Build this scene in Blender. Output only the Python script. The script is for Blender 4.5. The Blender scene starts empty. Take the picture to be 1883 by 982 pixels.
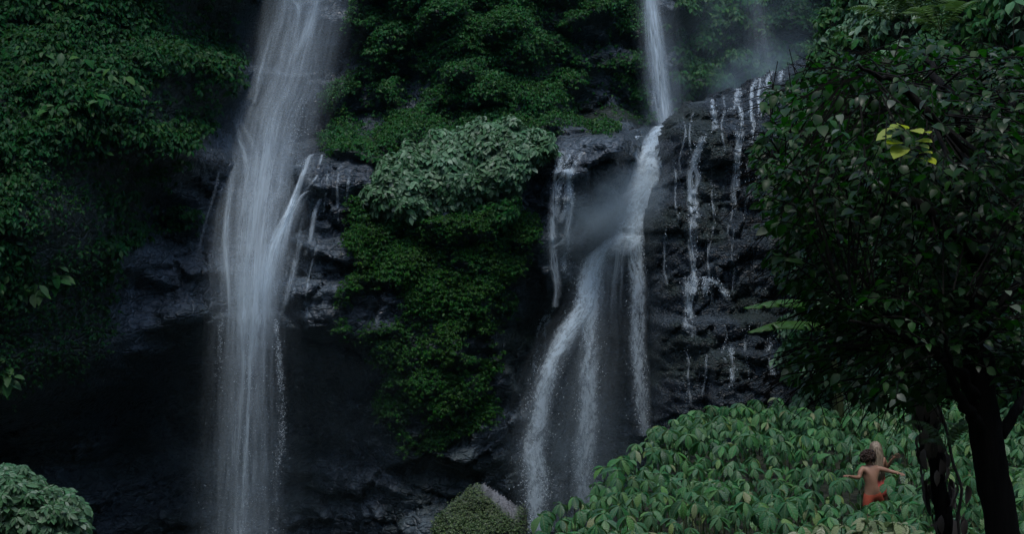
import bpy, math, random
import numpy as np
from mathutils import Vector, Matrix
R = math.radians
rng = np.random.default_rng(11)
random.seed(5)
SC = bpy.context.scene
COL = SC.collection

# ------------------------------------------------------------------ camera, sky, sun, exposure
cam = bpy.data.cameras.new('camera'); cam.lens = 50; cam.sensor_width = 36
cam.clip_start = 0.1; cam.clip_end = 2000
cam_o = bpy.data.objects.new('camera', cam); COL.objects.link(cam_o)
cam_o.rotation_euler = (R(90), 0, 0); SC.camera = cam_o

SUN_EL, SUN_AZ = 69, 186            # azimuth clockwise from +Y (north): from behind and a little left of the viewer
world = bpy.data.worlds.new('World'); SC.world = world; world.use_nodes = True
wn = world.node_tree.nodes; wl = world.node_tree.links
sky = wn.new('ShaderNodeTexSky'); sky.sky_type = 'NISHITA'; sky.sun_disc = False
sky.sun_elevation = R(SUN_EL); sky.sun_rotation = R(SUN_AZ); sky.air_density = 1.0; sky.dust_density = 1.5; sky.ozone_density = 1.0
wn['Background'].inputs['Strength'].default_value = 0.15
wl.new(sky.outputs[0], wn['Background'].inputs[0])
sun = bpy.data.lights.new('sun', 'SUN'); sun.energy = 0.85; sun.angle = R(11); sun.color = (1.0, .98, .95)
sun_o = bpy.data.objects.new('sun', sun); COL.objects.link(sun_o)
sd = Vector((math.sin(R(SUN_AZ)) * math.cos(R(SUN_EL)), math.cos(R(SUN_AZ)) * math.cos(R(SUN_EL)), math.sin(R(SUN_EL))))
sun_o.rotation_euler = (-sd).to_track_quat('-Z', 'Y').to_euler()
SC.view_settings.view_transform = 'Standard'; SC.view_settings.look = 'None'
SC.view_settings.exposure = 0.6; SC.view_settings.gamma = 1
SC.render.engine = 'CYCLES'
cy = SC.cycles
cy.transparent_max_bounces = 24; cy.max_bounces = 6; cy.diffuse_bounces = 3; cy.glossy_bounces = 2
cy.transmission_bounces = 4; cy.volume_bounces = 0; cy.volume_step_rate = 2.0; cy.volume_max_steps = 96
cy.use_denoising = True

# ------------------------------------------------------------------ helpers
FPX = 1883 * 50 / 36
def P(px, py, Y): return np.array([(px - 941.5) / FPX * Y, Y, (491 - py) / FPX * Y])
def proj(p): return 941.5 + FPX * p[..., 0] / p[..., 1], 491 - FPX * p[..., 2] / p[..., 1]

def hsh(ix, iy, s):
    h = (ix.astype(np.int64) * 374761393 + iy.astype(np.int64) * 668265263 + s * 974634777) & 0x7fffffff
    h = ((h ^ (h >> 13)) * 1274126177) & 0x7fffffff
    h = ((h ^ (h >> 16)) * 1911520717) & 0x7fffffff
    return ((h ^ (h >> 15)) & 0xffffff) / float(0xffffff)
def vnoise(x, y, s=0):
    ix, iy = np.floor(x), np.floor(y); fx, fy = x - ix, y - iy
    fx = fx * fx * (3 - 2 * fx); fy = fy * fy * (3 - 2 * fy)
    a, b = hsh(ix, iy, s), hsh(ix + 1, iy, s); c, d = hsh(ix, iy + 1, s), hsh(ix + 1, iy + 1, s)
    return (a + (b - a) * fx) * (1 - fy) + (c + (d - c) * fx) * fy
def fbm(x, y, s=0, o=4, g=.5):
    t = 0; a = 1; n = 0
    for k in range(o):
        t = t + a * vnoise(x * 2 ** k + 17.3 * k, y * 2 ** k - 9.1 * k, s + k); n += a; a *= g
    return t / n
def worley(x, y, s=0):
    ix, iy = np.floor(x), np.floor(y)
    f1 = np.full(x.shape, 9.); f2 = np.full(x.shape, 9.); cid = np.zeros(x.shape)
    for dx in (-1, 0, 1):
        for dy in (-1, 0, 1):
            jx, jy = ix + dx, iy + dy
            d = np.hypot(jx + hsh(jx, jy, s + 1) - x, jy + hsh(jx, jy, s + 2) - y)
            r = hsh(jx, jy, s + 3); m = d < f1
            f2 = np.where(m, f1, np.minimum(f2, d)); cid = np.where(m, r, cid); f1 = np.minimum(f1, d)
    return f1, f2, cid
def sstep(a, b, x):
    t = np.clip((x - a) / (b - a), 0, 1); return t * t * (3 - 2 * t)
def pdist(px, py, poly):
    """signed distance to a polygon, positive inside"""
    poly = np.array(poly, float); d = np.full(np.shape(px), 1e9); ins = np.zeros(np.shape(px), bool)
    for (x0, y0), (x1, y1) in zip(poly, np.roll(poly, -1, 0)):
        ex, ey = x1 - x0, y1 - y0
        t = np.clip(((px - x0) * ex + (py - y0) * ey) / (ex * ex + ey * ey + 1e-9), 0, 1)
        d = np.minimum(d, np.hypot(px - x0 - t * ex, py - y0 - t * ey))
        c = (y0 > py) != (y1 > py)
        ins ^= c & (px < x0 + (py - y0) / (ey if abs(ey) > 1e-9 else 1e-9) * ex)
    return np.where(ins, d, -d)
def rbf(pts, eps=3.0, lam=.02):
    pts = np.array(pts); xy = pts[:, :2]; v = pts[:, 2]
    K = lambda a, b: np.sqrt(((a[:, None] - b[None]) ** 2).sum(-1) + eps * eps)
    n = len(pts); A = np.zeros((n + 3, n + 3)); A[:n, :n] = -K(xy, xy) - lam * np.eye(n) * -1
    Q = np.c_[np.ones(n), xy]; A[:n, n:] = Q; A[n:, :n] = Q.T
    w = np.linalg.solve(A, np.r_[v, 0, 0, 0])
    def f(x, z):
        s = x.shape; q = np.c_[x.ravel(), z.ravel()]; out = np.empty(len(q))
        for i in range(0, len(q), 20000):
            c = q[i:i + 20000]; out[i:i + 20000] = -K(c, xy) @ w[:n] + w[n] + c @ w[n + 1:]
        return out.reshape(s)
    return f

def mesh_np(name, V, F, mat=None, smooth=False, attrs=None, uv=None):
    me = bpy.data.meshes.new(name); V = np.asarray(V, np.float32); F = np.asarray(F, np.int32); k = F.shape[1]
    me.vertices.add(len(V)); me.vertices.foreach_set('co', V.ravel())
    me.loops.add(F.size); me.loops.foreach_set('vertex_index', F.ravel())
    me.polygons.add(len(F)); me.polygons.foreach_set('loop_start', np.arange(0, F.size, k, dtype=np.int32))
    me.polygons.foreach_set('loop_total', np.full(len(F), k, np.int32))
    me.polygons.foreach_set('use_smooth', np.full(len(F), bool(smooth)))
    for n, a in (attrs or {}).items():
        at = me.attributes.new(n, 'FLOAT', 'POINT'); at.data.foreach_set('value', np.asarray(a, np.float32).ravel())
    if uv is not None:
        l = me.uv_layers.new(name='UVMap'); l.data.foreach_set('uv', np.asarray(uv, np.float32)[F.ravel()].ravel())
    me.update(calc_edges=True); me.validate()
    if mat: me.materials.append(mat)
    return me
def link(name, me, parent=None, **tags):
    o = bpy.data.objects.new(name, me); COL.objects.link(o)
    if parent is not None: o.parent = parent
    for k, v in tags.items(): o[k] = v
    return o
def thing(name, label, category, group=None, loc=(0, 0, 0), rz=0):
    o = bpy.data.objects.new(name, None); COL.objects.link(o); o.location = loc; o.rotation_euler = (0, 0, rz)
    o.empty_display_size = .1; o['label'] = label; o['category'] = category
    if group: o['group'] = group
    return o
def part(name, me, root, **tags):
    """mesh given in world coordinates, hung under a root that is only moved"""
    o = link(name, me, root, **tags); o.matrix_parent_inverse = Matrix.Translation(-Vector(root.location)); return o
def catmull(pts, n):
    p = np.array(pts, float); p = np.vstack([2 * p[0] - p[1], p, 2 * p[-1] - p[-2]]); m = len(p) - 3
    t = np.linspace(0, m - 1e-6, n); i = t.astype(int); f = (t - i)[:, None]
    a, b, c, d = p[i], p[i + 1], p[i + 2], p[i + 3]
    return .5 * (2 * b + (c - a) * f + (2 * a - 5 * b + 4 * c - d) * f ** 2 + (3 * b - a - 3 * c + d) * f ** 3)
def tube(path, rad, k=6, cap=True, wob=0, seed=0):
    path = np.asarray(path, float); rad = np.broadcast_to(np.asarray(rad, float), (len(path),)); T = np.gradient(path, axis=0)
    T /= np.linalg.norm(T, axis=1)[:, None] + 1e-9
    ref = np.array([0, 0, 1.]) if abs(T[:, 2]).mean() < .8 else np.array([1., 0, 0])
    A = np.cross(T, ref); A /= np.linalg.norm(A, axis=1)[:, None] + 1e-9; B = np.cross(T, A)
    th = np.arange(k) * 2 * np.pi / k
    rr = rad[:, None] * (1 + wob * (fbm(np.cos(th)[None] * 1.7 + np.arange(len(path))[:, None] * .6, np.sin(th)[None] * 1.7 + np.arange(len(path))[:, None] * .25, seed) - .5) * 2)
    V = path[:, None] + rr[..., None] * (np.cos(th)[None, :, None] * A[:, None] + np.sin(th)[None, :, None] * B[:, None])
    V = V.reshape(-1, 3); F = []
    for i in range(len(path) - 1):
        for j in range(k):
            a, b = i * k + j, i * k + (j + 1) % k; F.append((a, b, b + k, a + k))
    if cap:
        n = len(V); V = np.vstack([V, path[:1], path[-1:]])
        for j in range(k):
            F.append((n, (j + 1) % k, j, n)); e = (len(path) - 1) * k; F.append((n + 1, e + j, e + (j + 1) % k, n + 1))
    return V, np.array(F)
def quads_to_tris(F):
    F = np.asarray(F)
    t = np.vstack([F[:, [0, 1, 2]], F[:, [0, 2, 3]]])
    return t[(t[:, 0] != t[:, 1]) & (t[:, 1] != t[:, 2]) & (t[:, 0] != t[:, 2])]
def join(ms):
    V, F, n = [], [], 0
    for v, f in ms: V.append(v); F.append(np.asarray(f) + n); n += len(v)
    return np.vstack(V), np.vstack(F)
def grid_faces(nr, nc):
    i = np.arange(nr - 1)[:, None] * nc + np.arange(nc - 1)[None]
    return np.stack([i, i + 1, i + nc + 1, i + nc], -1).reshape(-1, 4)
def scatter(tv, tf, M, T):
    n = len(T); V = np.einsum('nij,vj->nvi', M, tv) + T[:, None]
    F = tf[None] + (np.arange(n) * len(tv))[:, None, None]
    return V.reshape(-1, 3), F.reshape(-1, tf.shape[1])

def mat4(Rm, s, loc):
    m = Matrix.Identity(4)
    for i in range(3):
        for j in range(3): m[i][j] = Rm[i, j] * s
        m[i][3] = loc[i]
    return m
# ------------------------------------------------------------------ materials
class NT:
    def __init__(s, name):
        s.m = bpy.data.materials.new(name); s.m.use_nodes = True; s.t = s.m.node_tree; s.n = s.t.nodes; s.n.clear()
        s.out = s.n.new('ShaderNodeOutputMaterial')
    def __call__(s, typ, ins=None, **props):
        nd = s.n.new('ShaderNode' + typ)
        for k, v in props.items(): setattr(nd, k, v)
        for k, v in (ins or {}).items():
            sock = nd.inputs[k]
            if isinstance(v, bpy.types.NodeSocket): s.t.links.new(v, sock)
            else: sock.default_value = v
        return nd
    def math(s, op, a, b=0., c=None, clamp=False):
        d = {0: a, 1: b}
        if c is not None: d[2] = c
        return s('Math', d, operation=op, use_clamp=clamp).outputs[0]
    def mixc(s, f, a, b, mode='MIX'):
        nd = s('Mix', data_type='RGBA', blend_type=mode)
        for sock, v in ((nd.inputs[0], f), (nd.inputs[6], a), (nd.inputs[7], b)):
            if isinstance(v, bpy.types.NodeSocket): s.t.links.new(v, sock)
            else: sock.default_value = v
        return nd.outputs[2]
    def ramp(s, f, stops):
        nd = s('ValToRGB', {0: f}); cr = nd.color_ramp
        while len(cr.elements) < len(stops): cr.elements.new(.5)
        for e, (p, c) in zip(cr.elements, stops): e.position = p; e.color = (*c, 1)
        return nd.outputs[0]
    def maprange(s, v, a, b, c=0., d=1.):
        return s('MapRange', {0: v, 1: a, 2: b, 3: c, 4: d}).outputs[0]
    def surf(s, sh): s.t.links.new(sh, s.out.inputs['Surface']); return s.m

def leaf_mat(name, stops, trans=.25, rough=.42, transcol=(.09, .22, .03), vein=False, spec=.5):
    n = NT(name)
    geo = n('NewGeometry'); oi = n('ObjectInfo')
    r = n.math('FRACT', n.math('ADD', geo.outputs['Random Per Island'], oi.outputs['Random']))
    col = n.ramp(r, stops)
    r2 = n.math('FRACT', n.math('MULTIPLY', r, 17.31))
    tc = n('TexCoord')
    no = n('TexNoise', {'Vector': tc.outputs['Object'], 'Scale': .9 if not vein else 6., 'Detail': 3.})
    hs = n('HueSaturation', {'Hue': n.maprange(no.outputs[0], .3, .7, .485, .515), 'Saturation': n.maprange(r2, 0, 1, .75, 1.1), 'Value': n.maprange(no.outputs[0], .25, .75, .75, 1.25), 'Color': col})
    c = hs.outputs[0]
    ins = {'Base Color': c, 'Roughness': n.maprange(r2, 0, 1, rough - .1, rough + .14), 'Specular IOR Level': spec}
    if vein:
        uv = n('UVMap'); sx = n('SeparateXYZ', {0: uv.outputs[0]})
        u = n.math('ABSOLUTE', n.math('SUBTRACT', sx.outputs[0], .5))
        w = n.math('SINE', n.math('MULTIPLY', n.math('SUBTRACT', sx.outputs[1], n.math('MULTIPLY', u, .9)), 44.))
        side = n.maprange(w, .86, 1., 0., .4)
        mid = n.maprange(u, .012, .035, 1., 0.)
        vn = n.math('MAXIMUM', side, mid)
        ins['Base Color'] = n.mixc(n.math('MULTIPLY', vn, .5), c, (.16, .22, .10, 1))
        bp = n('Bump', {'Strength': .5, 'Distance': .006, 'Height': n.math('SUBTRACT', n.math('MULTIPLY', w, .5), vn)})
        ins['Normal'] = bp.outputs[0]
    bs = n('BsdfPrincipled', ins)
    tr = n('BsdfTranslucent', {'Color': n.mixc(.5, c, (*transcol, 1))})
    mx = n('MixShader', {0: trans, 1: bs.outputs[0], 2: tr.outputs[0]})
    return n.surf(mx.outputs[0])

M_LEAF_CLIFF = leaf_mat('cliff leaf', [(0, (.006, .052, .010)), (.45, (.012, .092, .016)), (.85, (.026, .122, .026)), (1, (.07, .145, .04))], .25, .58, spec=.14)
M_LEAF_SHADED = leaf_mat('shaded cliff leaf', [(0, (.004, .042, .009)), (.45, (.007, .066, .014)), (.85, (.016, .092, .022)), (1, (.05, .115, .03))], .25, .58, spec=.14)  # cliff leaf darkened for the left wall, its shade put into the colour
M_LEAF_IVY = leaf_mat('ivy leaf', [(0, (.006, .048, .007)), (.5, (.013, .085, .010)), (1, (.04, .12, .016))], .25, .6, spec=.12)
M_LEAF_PALE = leaf_mat('pale leaf', [(0, (.030, .110, .042)), (.5, (.070, .175, .078)), (.85, (.12, .23, .12)), (1, (.20, .29, .19))], .15, .52, spec=.3)
M_LEAF_FAR = leaf_mat('hillside leaf', [(0, (.010, .075, .018)), (.5, (.022, .11, .026)), (1, (.06, .15, .036))], .25, .55, spec=.16)
M_LEAF_BIG = leaf_mat('broad leaf', [(0, (.012, .080, .026)), (.4, (.028, .135, .048)), (.8, (.060, .205, .060)), (.96, (.11, .25, .07)), (1, (.20, .22, .08))], .22, .42, vein=True, spec=.34)
M_LEAF_YEL = leaf_mat('yellow green leaf', [(0, (.15, .22, .09)), (.5, (.22, .29, .13)), (1, (.30, .34, .19))], .25, .42, vein=True)
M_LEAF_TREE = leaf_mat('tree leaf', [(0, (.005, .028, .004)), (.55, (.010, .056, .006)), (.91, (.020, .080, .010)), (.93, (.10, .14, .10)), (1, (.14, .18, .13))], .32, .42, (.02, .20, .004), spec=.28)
M_LEAF_LIME = leaf_mat('lime leaf', [(0, (.36, .50, .03)), (1, (.50, .60, .05))], .5, .45, (.45, .6, .02))
M_LEAF_BANANA = leaf_mat('banana leaf', [(0, (.035, .11, .02)), (1, (.045, .13, .025))], .4, .35, (.10, .35, .01), vein=True)
M_FERN = leaf_mat('fern leaf', [(0, (.05, .12, .025)), (1, (.09, .17, .035))], .3, .5)
M_DRY = leaf_mat('dry leaf', [(0, (.07, .055, .044)), (.5, (.16, .13, .105)), (1, (.30, .26, .22))], .1, .8, (.1, .07, .04))
M_MOSS = leaf_mat('moss tuft', [(0, (.018, .05, .010)), (.5, (.045, .095, .02)), (1, (.13, .18, .07))], .15, .6)

def rock_mat(name, dark, light, moss, bump=1.0, sc=1.0, rough=(.28, .62)):
    n = NT(name); tc = n('TexCoord'); o = tc.outputs['Object']
    mp = n('Mapping', {'Vector': o, 'Scale': (1, 1, 1.7)})
    a = n('TexNoise', {'Vector': mp.outputs[0], 'Scale': .35 * sc, 'Detail': 9., 'Roughness': .62})
    b = n('TexNoise', {'Vector': mp.outputs[0], 'Scale': 3.1 * sc, 'Detail': 8., 'Roughness': .68})
    v = n('TexVoronoi', {'Vector': mp.outputs[0], 'Scale': 1.6 * sc}, feature='DISTANCE_TO_EDGE')
    v2 = n('TexVoronoi', {'Vector': mp.outputs[0], 'Scale': 5.5 * sc})
    stm = n('Mapping', {'Vector': o, 'Scale': (3.2, 1.5, .22)})
    st = n('TexNoise', {'Vector': stm.outputs[0], 'Scale': 1.0, 'Detail': 6., 'Roughness': .6})
    f = n.math('ADD', n.math('MULTIPLY', a.outputs[0], .55), n.math('MULTIPLY', b.outputs[0], .45))
    col = n.ramp(f, [(.36, dark), (.52, tuple((x + y) * .45 for x, y in zip(dark, light))), (.68, light)])
    col = n.mixc(n.maprange(st.outputs[0], .55, .72, 0., .55), col, (*[c * 1.25 for c in light], 1))   # mineral streaks
    at = n('Attribute', attribute_name='moss')
    mf = n.math('MULTIPLY', at.outputs['Fac'], n.maprange(b.outputs[0], .32, .55, .45, 1.), clamp=True)
    mc = n.ramp(b.outputs[0], [(.35, tuple(c * .6 for c in moss)), (.7, moss)])
    col = n.mixc(mf, col, mc)
    h = n.math('ADD', n.math('MULTIPLY', b.outputs[0], .6), n.math('MULTIPLY', n.maprange(v.outputs[0], 0, .12), .35))
    h = n.math('ADD', h, n.math('MULTIPLY', v2.outputs[0], -.35))
    bp = n('Bump', {'Strength': .85, 'Distance': .22 * bump, 'Height': h})
    rg = n.maprange(n.math('ADD', b.outputs[0], n.math('MULTIPLY', mf, .5)), .35, .75, *rough)
    bs = n('BsdfPrincipled', {'Base Color': col, 'Roughness': rg, 'Normal': bp.outputs[0], 'Specular IOR Level': .5})
    return n.surf(bs.outputs[0])
M_ROCK = rock_mat('wet basalt', (.009, .015, .021), (.115, .158, .195), (.009, .024, .008), rough=(.18, .5))  # moss backing darkened, shade of the gaps between leaves is in its colour
M_ROCK_R = rock_mat('rough lava rock', (.009, .013, .017), (.082, .118, .148), (.016, .04, .014), 1.6, 1.9, (.18, .5))
M_STONE = rock_mat('grey boulder stone', (.07, .075, .08), (.27, .28, .29), (.03, .06, .015), .35, 2.2, (.5, .8))
M_SOIL = rock_mat('dark soil', (.018, .016, .012), (.05, .042, .03), (.02, .04, .014), .6, 2., (.7, .95))

def bark_mat(name, a, b):
    n = NT(name); tc = n('TexCoord'); mp = n('Mapping', {'Vector': tc.outputs['Object'], 'Scale': (9, 9, 1.6)})
    no = n('TexNoise', {'Vector': mp.outputs[0], 'Scale': 2., 'Detail': 8., 'Roughness': .65})
    bp = n('Bump', {'Strength': .9, 'Distance': .03, 'Height': no.outputs[0]})
    bs = n('BsdfPrincipled', {'Base Color': n.ramp(no.outputs[0], [(.3, a), (.7, b)]), 'Roughness': .9, 'Specular IOR Level': .12, 'Normal': bp.outputs[0]})
    return n.surf(bs.outputs[0])
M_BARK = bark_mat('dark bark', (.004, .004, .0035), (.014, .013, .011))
M_STEM = bark_mat('green stem', (.04, .06, .025), (.09, .11, .05))

def plain(name, col, rough=.6, var=.15, scale=20., bump=0., sheen=None, spec=.4, sss=0):
    n = NT(name); tc = n('TexCoord')
    no = n('TexNoise', {'Vector': tc.outputs['Object'], 'Scale': scale, 'Detail': 5.})
    c = n.ramp(no.outputs[0], [(.3, tuple(x * (1 - var) for x in col)), (.7, tuple(min(1, x * (1 + var)) for x in col))])
    ins = {'Base Color': c, 'Roughness': rough, 'Specular IOR Level': spec}
    if sss: ins['Subsurface Weight'] = sss; ins['Subsurface Radius'] = (.012, .004, .002)
    if bump: ins['Normal'] = n('Bump', {'Strength': bump, 'Distance': .01, 'Height': no.outputs[0]}).outputs[0]
    return n.surf(n('BsdfPrincipled', ins).outputs[0])
M_SKIN = plain('skin', (.30, .165, .105), .5, .12, 9., .1, sss=.05)
M_SHORTS = plain('orange cloth', (.27, .052, .024), .85, .2, 14., .4)
M_PINK = plain('coral cloth', (.52, .10, .075), .85, .15, 14., .4)
M_HAIR_D = plain('dark curly hair', (.035, .018, .010), .55, .5, 40., .8)
def strand_hair(name, a, b):
    n = NT(name); tc = n('TexCoord'); mp = n('Mapping', {'Vector': tc.outputs['Object'], 'Scale': (60, 60, 4)})
    no = n('TexNoise', {'Vector': mp.outputs[0], 'Scale': 1., 'Detail': 5.})
    bp = n('Bump', {'Strength': .9, 'Distance': .01, 'Height': no.outputs[0]})
    return n.surf(n('BsdfPrincipled', {'Base Color': n.ramp(no.outputs[0], [(.35, a), (.65, b)]), 'Roughness': .5, 'Normal': bp.outputs[0]}).outputs[0])
M_HAIR_B = strand_hair('long blonde hair', (.11, .08, .05), (.34, .27, .19))

def water_mat(name, su, sv, lo, hi, gain=1.0, edge=.28, col=(.74, .88, .96), fine=3.0):
    """falling water: the sheet is broken into streaks, thin towards its edges; UV = (across 0-1, metres along)"""
    n = NT(name); uv = n('UVMap'); s = n('SeparateXYZ', {0: uv.outputs[0]}); oi = n('ObjectInfo')
    off = n.math('MULTIPLY', oi.outputs['Random'], 37.)
    def streak(a, b, d, r):
        v = n('CombineXYZ', {0: n.math('MULTIPLY', s.outputs[0], a), 1: n.math('ADD', n.math('MULTIPLY', s.outputs[1], b), off), 2: off})
        return n('TexNoise', {'Vector': v.outputs[0], 'Scale': 1., 'Detail': d, 'Roughness': r, 'Distortion': .7}).outputs[0]
    big = streak(su, sv, 4., .6); sm = streak(su * fine, sv * fine * 1.3, 5., .7)
    k = n.math('ADD', n.math('MULTIPLY', big, .6), n.math('MULTIPLY', sm, .4))
    a = n.maprange(k, lo, hi)
    d = n.math('MULTIPLY', n.math('SUBTRACT', .5, n.math('ABSOLUTE', n.math('SUBTRACT', s.outputs[0], .5))), 2.)
    e = n('MapRange', {0: n.math('ADD', d, n.math('MULTIPLY', n.math('SUBTRACT', sm, .5), .5)), 1: 0., 2: edge * 2}, interpolation_type='SMOOTHSTEP').outputs[0]
    dens = n('Attribute', attribute_name='dens').outputs['Fac']
    al = n.math('MULTIPLY', n.math('MULTIPLY', a, e), n.math('MULTIPLY', dens, gain), clamp=True)
    tr = n('BsdfTransparent'); df = n('BsdfDiffuse', {'Color': (*col, 1)}); tl = n('BsdfTranslucent', {'Color': (*col, 1)})
    w = n('MixShader', {0: .4, 1: df.outputs[0], 2: tl.outputs[0]})
    mx = n('MixShader', {0: al, 1: tr.outputs[0], 2: w.outputs[0]})
    return n.surf(mx.outputs[0])
M_VEIL = water_mat('water veil', 9., .13, .38, .66, .72, .55, fine=2.7)
M_VEIL_SOFT = water_mat('soft water veil', 6., .06, .25, .80, .45, .6)
M_STRAND = water_mat('white water strand', 5., .30, .30, .66, 1.1, .55)
M_BROKEN = water_mat('broken white water', 3., 1.1, .39, .58, 1.15, .35, fine=4.)
M_RILL = water_mat('thin rill', 2.2, 1.3, .36, .60, 1., .4, fine=3.)
n = NT('water drops'); M_DROP = n.surf(n('BsdfPrincipled', {'Base Color': (.74, .86, .93, 1), 'Roughness': .25}).outputs[0])

def mist_mat(name, dens, col=(.62, .86, 1.0), scale=.35, lo=.38):
    n = NT(name); tc = n('TexCoord')
    ln = n('VectorMath', {0: tc.outputs['Object']}, operation='LENGTH').outputs['Value']
    fall = n('MapRange', {0: ln, 1: 1., 2: .1}, interpolation_type='SMOOTHSTEP').outputs[0]
    no = n('TexNoise', {'Vector': n('NewGeometry').outputs['Position'], 'Scale': scale, 'Detail': 4., 'Roughness': .6})
    d = n.math('MULTIPLY', n.math('MULTIPLY', fall, n.maprange(no.outputs[0], lo, lo + .3, .25, 1.)), dens)
    v = n('VolumePrincipled', {'Color': (*col, 1), 'Density': d, 'Anisotropy': .2})
    n.t.links.new(v.outputs[0], n.out.inputs['Volume']); return n.m

# ------------------------------------------------------------------ cliff (one relief surface, farther parts behind the outcrop)
C = [
 (-150,-60,55),(0,-60,55.5),(200,-60,57),(350,-60,60),(430,-60,63),(480,-60,71),(560,-60,73),(640,-60,72),(720,-60,70),(850,-60,69.5),(1000,-60,71),(1150,-60,74),(1300,-60,79),(1450,-60,82),(1600,-60,82),
 (-150,120,52),(0,120,52),(200,120,54.5),(350,120,58),(425,120,61.5),(470,120,68),(540,120,70),(630,120,70.5),(700,120,70),(850,120,67),(1000,120,69),(1150,120,72),(1300,120,78),(1450,120,81),
 (-150,260,50),(0,260,50),(200,260,52.5),(330,260,56.5),(400,260,60),(450,250,64.5),(540,240,68.5),(620,240,69),(700,230,68),(850,220,65.5),(960,220,66),(1080,225,69),(1180,225,71),(1300,230,76),
 (565,275,66),(640,272,65),(570,300,60.6),(650,300,60.2),(720,300,60.5),
 (-150,400,48.5),(0,400,48.5),(150,400,51.5),(280,400,58.3),(350,400,59.6),(400,400,60.6),(480,400,62),(560,400,60.1),(650,400,59.8),(760,400,59.6),(900,400,59.8),(980,395,61.8),
 (1010,262,62.6),(1100,250,62.8),(1145,250,62.6),(1020,320,60.8),(1090,315,60.4),(1128,310,60.7),(1172,262,65.2),(1185,300,65.5),(1180,350,65),(1168,400,64.6),(1050,390,61.2),(1110,385,62),(1145,390,63),(1000,400,60.9),
 (1060,440,61.6),(1115,430,62.4),(1160,440,63.2),(1010,480,61.3),(1090,470,61.8),(1165,470,62.4),(1250,400,67),
 (-150,560,47.6),(0,560,47.8),(130,560,51.8),(240,560,56.5),(310,540,57.3),(370,500,58.6),(470,510,60.2),(560,500,58.7),(640,500,58.6),(700,500,58.9),(780,500,58.9),(860,500,58.9),(940,500,60.2),
 (-150,640,47.6),(0,650,47.9),(130,650,52),(250,640,56.2),(350,600,57.6),(400,600,59),(470,600,59.2),(560,590,57.6),(640,600,57.7),(780,620,58.3),(860,620,58.8),(930,640,60.5),(1030,600,66),(1100,600,66.5),(1180,600,66),(1250,600,68),
 (-150,720,47.8),(0,730,48.8),(70,740,52),(150,730,57),(260,705,61.5),(350,680,63),(410,660,62.5),(480,650,62.5),(560,650,62),(640,660,60.5),(780,700,58.6),(880,740,59.6),
 (-150,820,57),(0,820,60),(200,830,63),(400,800,65.5),(560,800,65),(700,820,60.8),(840,850,58.8),(950,820,61),(1050,800,66),(1180,800,66),(1300,800,68),
 (-150,1010,56),(0,1010,58),(200,1010,61),(400,1010,63),(560,1010,62),(700,1010,60),(840,1010,59),(960,1010,62),(1100,1010,65),(1300,1010,68)]
ctl = []
for px, py, Y in C: p = P(px, py, Y); ctl.append((p[0], p[2], Y))
for x in (-22, -12, -4, 4, 12, 22): ctl += [(x, 24, 74 + abs(x + 2) * .1), (x, 48, 84)]
ctl += [(-26, 16, 58), (-26, 0, 49), (-26, -12, 54), (28, 16, 84), (28, 0, 76), (28, -14, 72)]
f_cliff = rbf(ctl, 1.2)
gx = np.arange(-25, 28, .125); gz = np.r_[np.arange(-19, 17.5, .125), np.arange(17.6, 48, .9)]
GX, GZ = np.meshgrid(gx, gz)
Y0 = f_cliff(GX, GZ)
CPX, CPY = 941.5 + FPX * GX / Y0, 491 - FPX * GZ / Y0
def noisy(px, py, poly, feather=14, amp=38, s=0):
    d = pdist(px, py, poly) + (fbm(px / 55., py / 55., 40 + s, 4) - .5) * 2 * amp
    return sstep(-feather, feather, d)
VEG_L = [(-400,-400),(462,-400),(452,-60),(446,60),(440,130),(420,215),(375,290),(315,335),(262,380),(290,425),(255,480),(222,530),(212,575),(235,615),(185,645),(155,685),(85,720),(0,735),(-400,740)]
VEG_M = [(640,-400),(1180,-400),(1178,120),(1195,232),(1090,240),(1010,240),(960,230),(760,280),(700,290),(640,275),(615,250),(600,180),(655,160),(690,130),(640,60)]
VEG_D = [(650,385),(760,400),(985,392),(985,440),(965,520),(962,600),(985,700),(940,700),(900,770),(820,835),(770,820),(745,760),(700,740),(672,640),(636,600),(632,540),(655,470)]
VEG_R = [(1235,-400),(2200,-400),(2200,500),(1235,330)]
BARE = [[(560,0),(640,-40),(652,60),(640,110),(700,135),(715,200),(700,270),(655,262),(640,170),(600,150)],
        [(1010,150),(1110,140),(1185,150),(1150,215),(1030,228)], [(1020,60),(1180,40),(1180,120),(1060,110)], [(745,215),(720,120),(760,100),(790,160)]]
mL = noisy(CPX, CPY, VEG_L, 12, 26, 0); mM = noisy(CPX, CPY, VEG_M, 12, 34, 7); mD = noisy(CPX, CPY, VEG_D, 14, 48, 13); mR = noisy(CPX, CPY, VEG_R, 10, 20, 19)
bare = np.max([noisy(CPX, CPY, b, 20, 45, 23 + i) for i, b in enumerate(BARE)], 0)
mM = mM * (1 - .9 * bare)
mT = noisy(CPX, CPY, [(312,392),(345,388),(378,400),(372,422),(335,430)], 5, 10, 31)
mS = noisy(CPX, CPY, [(600,255),(700,262),(735,290),(690,300),(610,280)], 6, 14, 33)
strip = noisy(CPX, CPY, [(925,648),(912,690),(860,745),(800,815),(770,800),(790,770),(850,720)], 8, 14, 37)
mD = np.maximum(mD * sstep(.40, .52, fbm(CPX / 70., CPY / 70., 91, 4) + .12 * (CPY < 520) - .05 * (CPY > 640)), strip)
VEG = np.clip(np.max([mL, mM, mD, mR, mT, mS], 0), 0, 1)
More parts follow.
